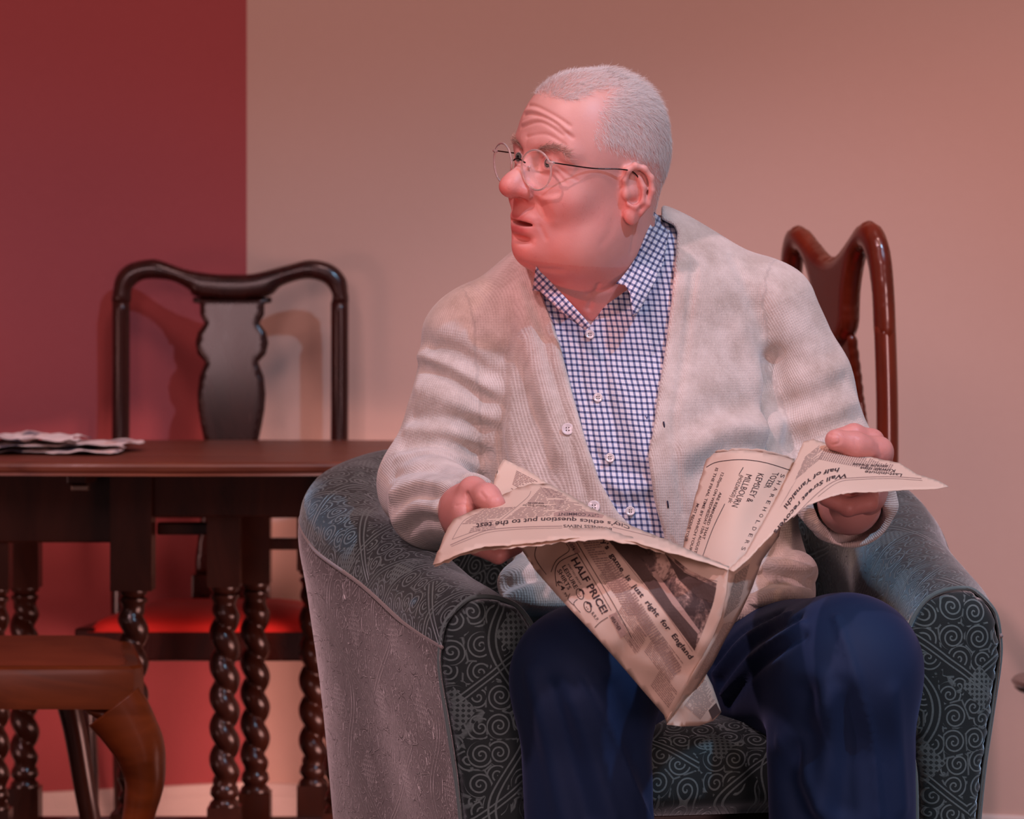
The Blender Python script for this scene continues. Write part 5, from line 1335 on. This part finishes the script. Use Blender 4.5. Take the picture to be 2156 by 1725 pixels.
Bk = Sheet('page', [(x, y + (5 if y > 1128 else 0)) for x, y in [(912, 1191), (970, 1165), (1020, 1153), (1080, 1149), (1140, 1143), (1200, 1135), (1270, 1131), (1340, 1143), (1400, 1161), (1400, 1150), (1270, 1112), (1140, 1112), (1000, 1125), (940, 1150)]],
    [(912, 1191, 3.707), (1080, 1149, 3.687), (1340, 1143, 3.652), (940, 1150, 3.77), (1140, 1112, 3.74), (1400, 1150, 3.68)], np_, MAT['paper'], 9, rag=1.2)
def flip(sh, body, base, up, **k): return write(sh, body, base, up, **k)     # base runs right to left: upside-down words
flip(A, "City's ethics question put to the test", [(1326, 1109), (1303, 1101), (1240, 1094), (1180, 1090), (1110, 1092), (1040, 1099), (1003, 1103)], [(0, 7), (-2, 11)], bold=.02, name='headline')
flip(A, 'BUSINESS NEWS', [(1288, 1112), (1240, 1106), (1186, 1105)], (0, 6), bold=.015)
flip(A, 'CITY COMMENT', [(1263, 1083), (1215, 1080), (1174, 1080)], (0, 6), bold=.015)
poly_print(A, [(1166, 1080), (1180, 1076), (1250, 1079), (1272, 1085), (1268, 1091), (1215, 1088), (1166, 1088)], 'tone', 8)
line(A, [(1184, 1108), (1100, 1110), (1030, 1116), (985, 1132), (948, 1148)], 1.6, 'ink2'); line(A, [(1184, 1112), (1100, 1114), (1030, 1121), (985, 1137), (950, 1151)], 1.0, 'ink2'); line(A, [(1380, 1132), (1340, 1122), (1290, 1110)], 1.4, 'ink2')
line(A, [(952, 1136), (968, 1108), (980, 1094), (1004, 1082)], 1.0, 'ink2'); line(A, [(952, 1136), (985, 1124), (1010, 1116)], 1.0, 'ink2')
line(A, [(1050, 1098), (1075, 1078), (1110, 1048), (1118, 1034)], 1.0, 'ink2')
columns(A, (1060, 1094), (100, -8), (34, -26), 1, 9, seed=50); columns(A, (1104, 1062), (90, -2), (30, -34), 1, 11, seed=51); columns(A, (970, 1104), (70, -4), (50, -34), 1, 11, seed=52)
columns(A, (1165, 1072), (110, 16), (-2, -22), 1, 7, seed=53); columns(A, (985, 1122), (60, -8), (8, -14), 1, 4, seed=54); columns(A, (1150, 1044), (45, 8), (-16, -20), 1, 7, seed=55)
flip(A, 'Pension drain for', [(1150, 1064), (1100, 1062)], (0, 4.5), bold=.01); flip(A, 'executives', [(1145, 1059), (1112, 1058)], (0, 4.5), bold=.01)

# ---- B: right flap; C: the company notice behind it; S: strip behind the left thumb
Bout = [(1533, 1200), (1570, 1165), (1600, 1110), (1640, 1040), (1672, 975), (1692, 930), (1712, 925), (1745, 935), (1790, 948), (1850, 966), (1895, 975), (1930, 998), (1975, 1012), (1997, 1024), (1970, 1030), (1910, 1031), (1850, 1036), (1790, 1037), (1750, 1045), (1700, 1064), (1650, 1102), (1612, 1138), (1575, 1178), (1545, 1204)]
B = Sheet('page', Bout, [(1533, 1200, 3.630), (1600, 1110, 3.70), (1672, 975, 3.83), (1712, 925, 3.895), (1790, 948, 3.885), (1895, 975, 3.86), (1997, 1024, 3.79), (1850, 1036, 3.745), (1750, 1045, 3.725), (1650, 1102, 3.69), (1575, 1178, 3.645), (1760, 990, 3.80)], np_, MAT['paper'], 5, rag=.4)
flip(B, 'Wall Street recovers', [(1786, 997), (1742, 1006), (1702, 1034), (1658, 1084), (1628, 1120)], [(-4, 9), (8, 7)], bold=.02, off=.0014, name='headline')
flip(B, 'half of Yamaichi', [(1768, 985), (1724, 994), (1686, 1022), (1650, 1066)], [(-4, 9), (7, 7)], bold=.02, off=.0014)
flip(B, 'Last-minute', [(1900, 998), (1860, 994), (1822, 991)], (-3, 6), bold=.015); flip(B, 'Kuwait dips', [(1886, 989), (1850, 986), (1812, 983)], (-3, 6), bold=.015); flip(B, 'escape freeze', [(1870, 980), (1832, 978), (1796, 975)], (-3, 6), bold=.015)
line(B, [(1940, 1008), (1880, 1004), (1800, 1006), (1760, 1012), (1720, 1040), (1670, 1090)], 1.4, 'ink2'); line(B, [(1942, 1012), (1880, 1008), (1800, 1010), (1762, 1017), (1722, 1046)], 1.0, 'ink2')
columns(B, (1672, 1012), (58, -46), (22, -50), 1, 17, seed=60); columns(B, (1722, 968), (14, -24), (150, 30), 1, 34, seed=61); columns(B, (1640, 1072), (26, -46), (18, -28), 1, 8, seed=62)
C = Sheet('page', [(1436, 1162), (1447, 1110), (1462, 1050), (1480, 990), (1488, 968), (1503, 955), (1540, 949), (1590, 950), (1640, 960), (1674, 970), (1660, 1010), (1625, 1080), (1600, 1110), (1575, 1160), (1536, 1199), (1480, 1178)],
    [(1436, 1162, 3.77), (1462, 1050, 3.86), (1488, 968, 3.93), (1540, 949, 3.90), (1640, 960, 3.90), (1674, 970, 3.91), (1600, 1110, 3.76), (1536, 1199, 3.64), (1540, 1070, 3.78)], np_, MAT['paper'], 9, rag=.5)
C2 = Sheet('page', [(1503, 955), (1510, 949), (1542, 945), (1600, 946), (1650, 958), (1674, 968), (1660, 985), (1600, 975), (1540, 965)], [(1503, 955, 3.935), (1600, 946, 3.915), (1674, 968, 3.925), (1540, 965, 3.93)], np_, MAT['paper'], 8, rag=1.0)
write(C, 'TOZER', [(1627, 995), (1608, 1027)], (14, 1), 0.); write(C, 'KEMSLEY &', [(1596, 996), (1585, 1025), (1571, 1056)], (13, 3), 0.); write(C, 'MILLBOURN', [(1571, 998), (1558, 1030), (1540, 1066)], (13, 3), 0.)
write(C, '(HOLDINGS) plc', [(1558, 1000), (1533, 1058)], (8, 2), 0.)
line(C, [(1565, 984), (1556, 999)], 1.3); line(C, [(1526, 1061), (1500, 1115), (1478, 1176)], 1.3); line(C, [(1487, 984), (1510, 973), (1560, 968), (1610, 974), (1663, 990)], 1.4)
for i, chx in enumerate('SHAREHOLDERS'):
    x = 1645 - i * 7.45; y = 998 + i * 13.9; write(C, chx, [(x, y), (x - 3.0, y + 7)], (8, 2), 0.)
for k, (t, a, b) in enumerate([('ARE REMINDED THAT', (1515, 1036), (1478, 1135)), ('12.05pm ON WEDNESDAY 15th AUGUST', (1519, 995), (1461, 1164)), ('IS THE FINAL TIME BY WHICH YOUR', (1507, 985), (1450, 1160)), ('MUST RECEIVE YOUR', (1467, 1060), (1441, 1140))]):
    write(C, t, [a, ((a[0] + b[0]) / 2 - 2, (a[1] + b[1]) / 2), b], (5.5, 1.5), .012)
S = Sheet('page', [(1062, 968), (1100, 984), (1130, 1002), (1153, 1018), (1110, 1024), (1070, 1040), (1044, 1062), (1036, 1046), (1041, 1014), (1050, 985)],
    [(1062, 968, 3.99), (1153, 1018, 3.95), (1044, 1062, 3.905), (1041, 1014, 3.955), (1100, 1000, 3.965)], np_, MAT['paper'], 8, rag=.4)
columns(S, (1086, 990), (50, 26), (-14, 46), 1, 15, seed=71); 
S2 = Sheet('page', [(1060, 969), (1063, 966), (1056, 984), (1047, 1010), (1040, 1038), (1038, 1030), (1044, 1000), (1052, 982)], [(1060, 969, 4.0), (1040, 1038, 3.97), (1044, 1000, 3.98)], np_, MAT['paper'], 6)
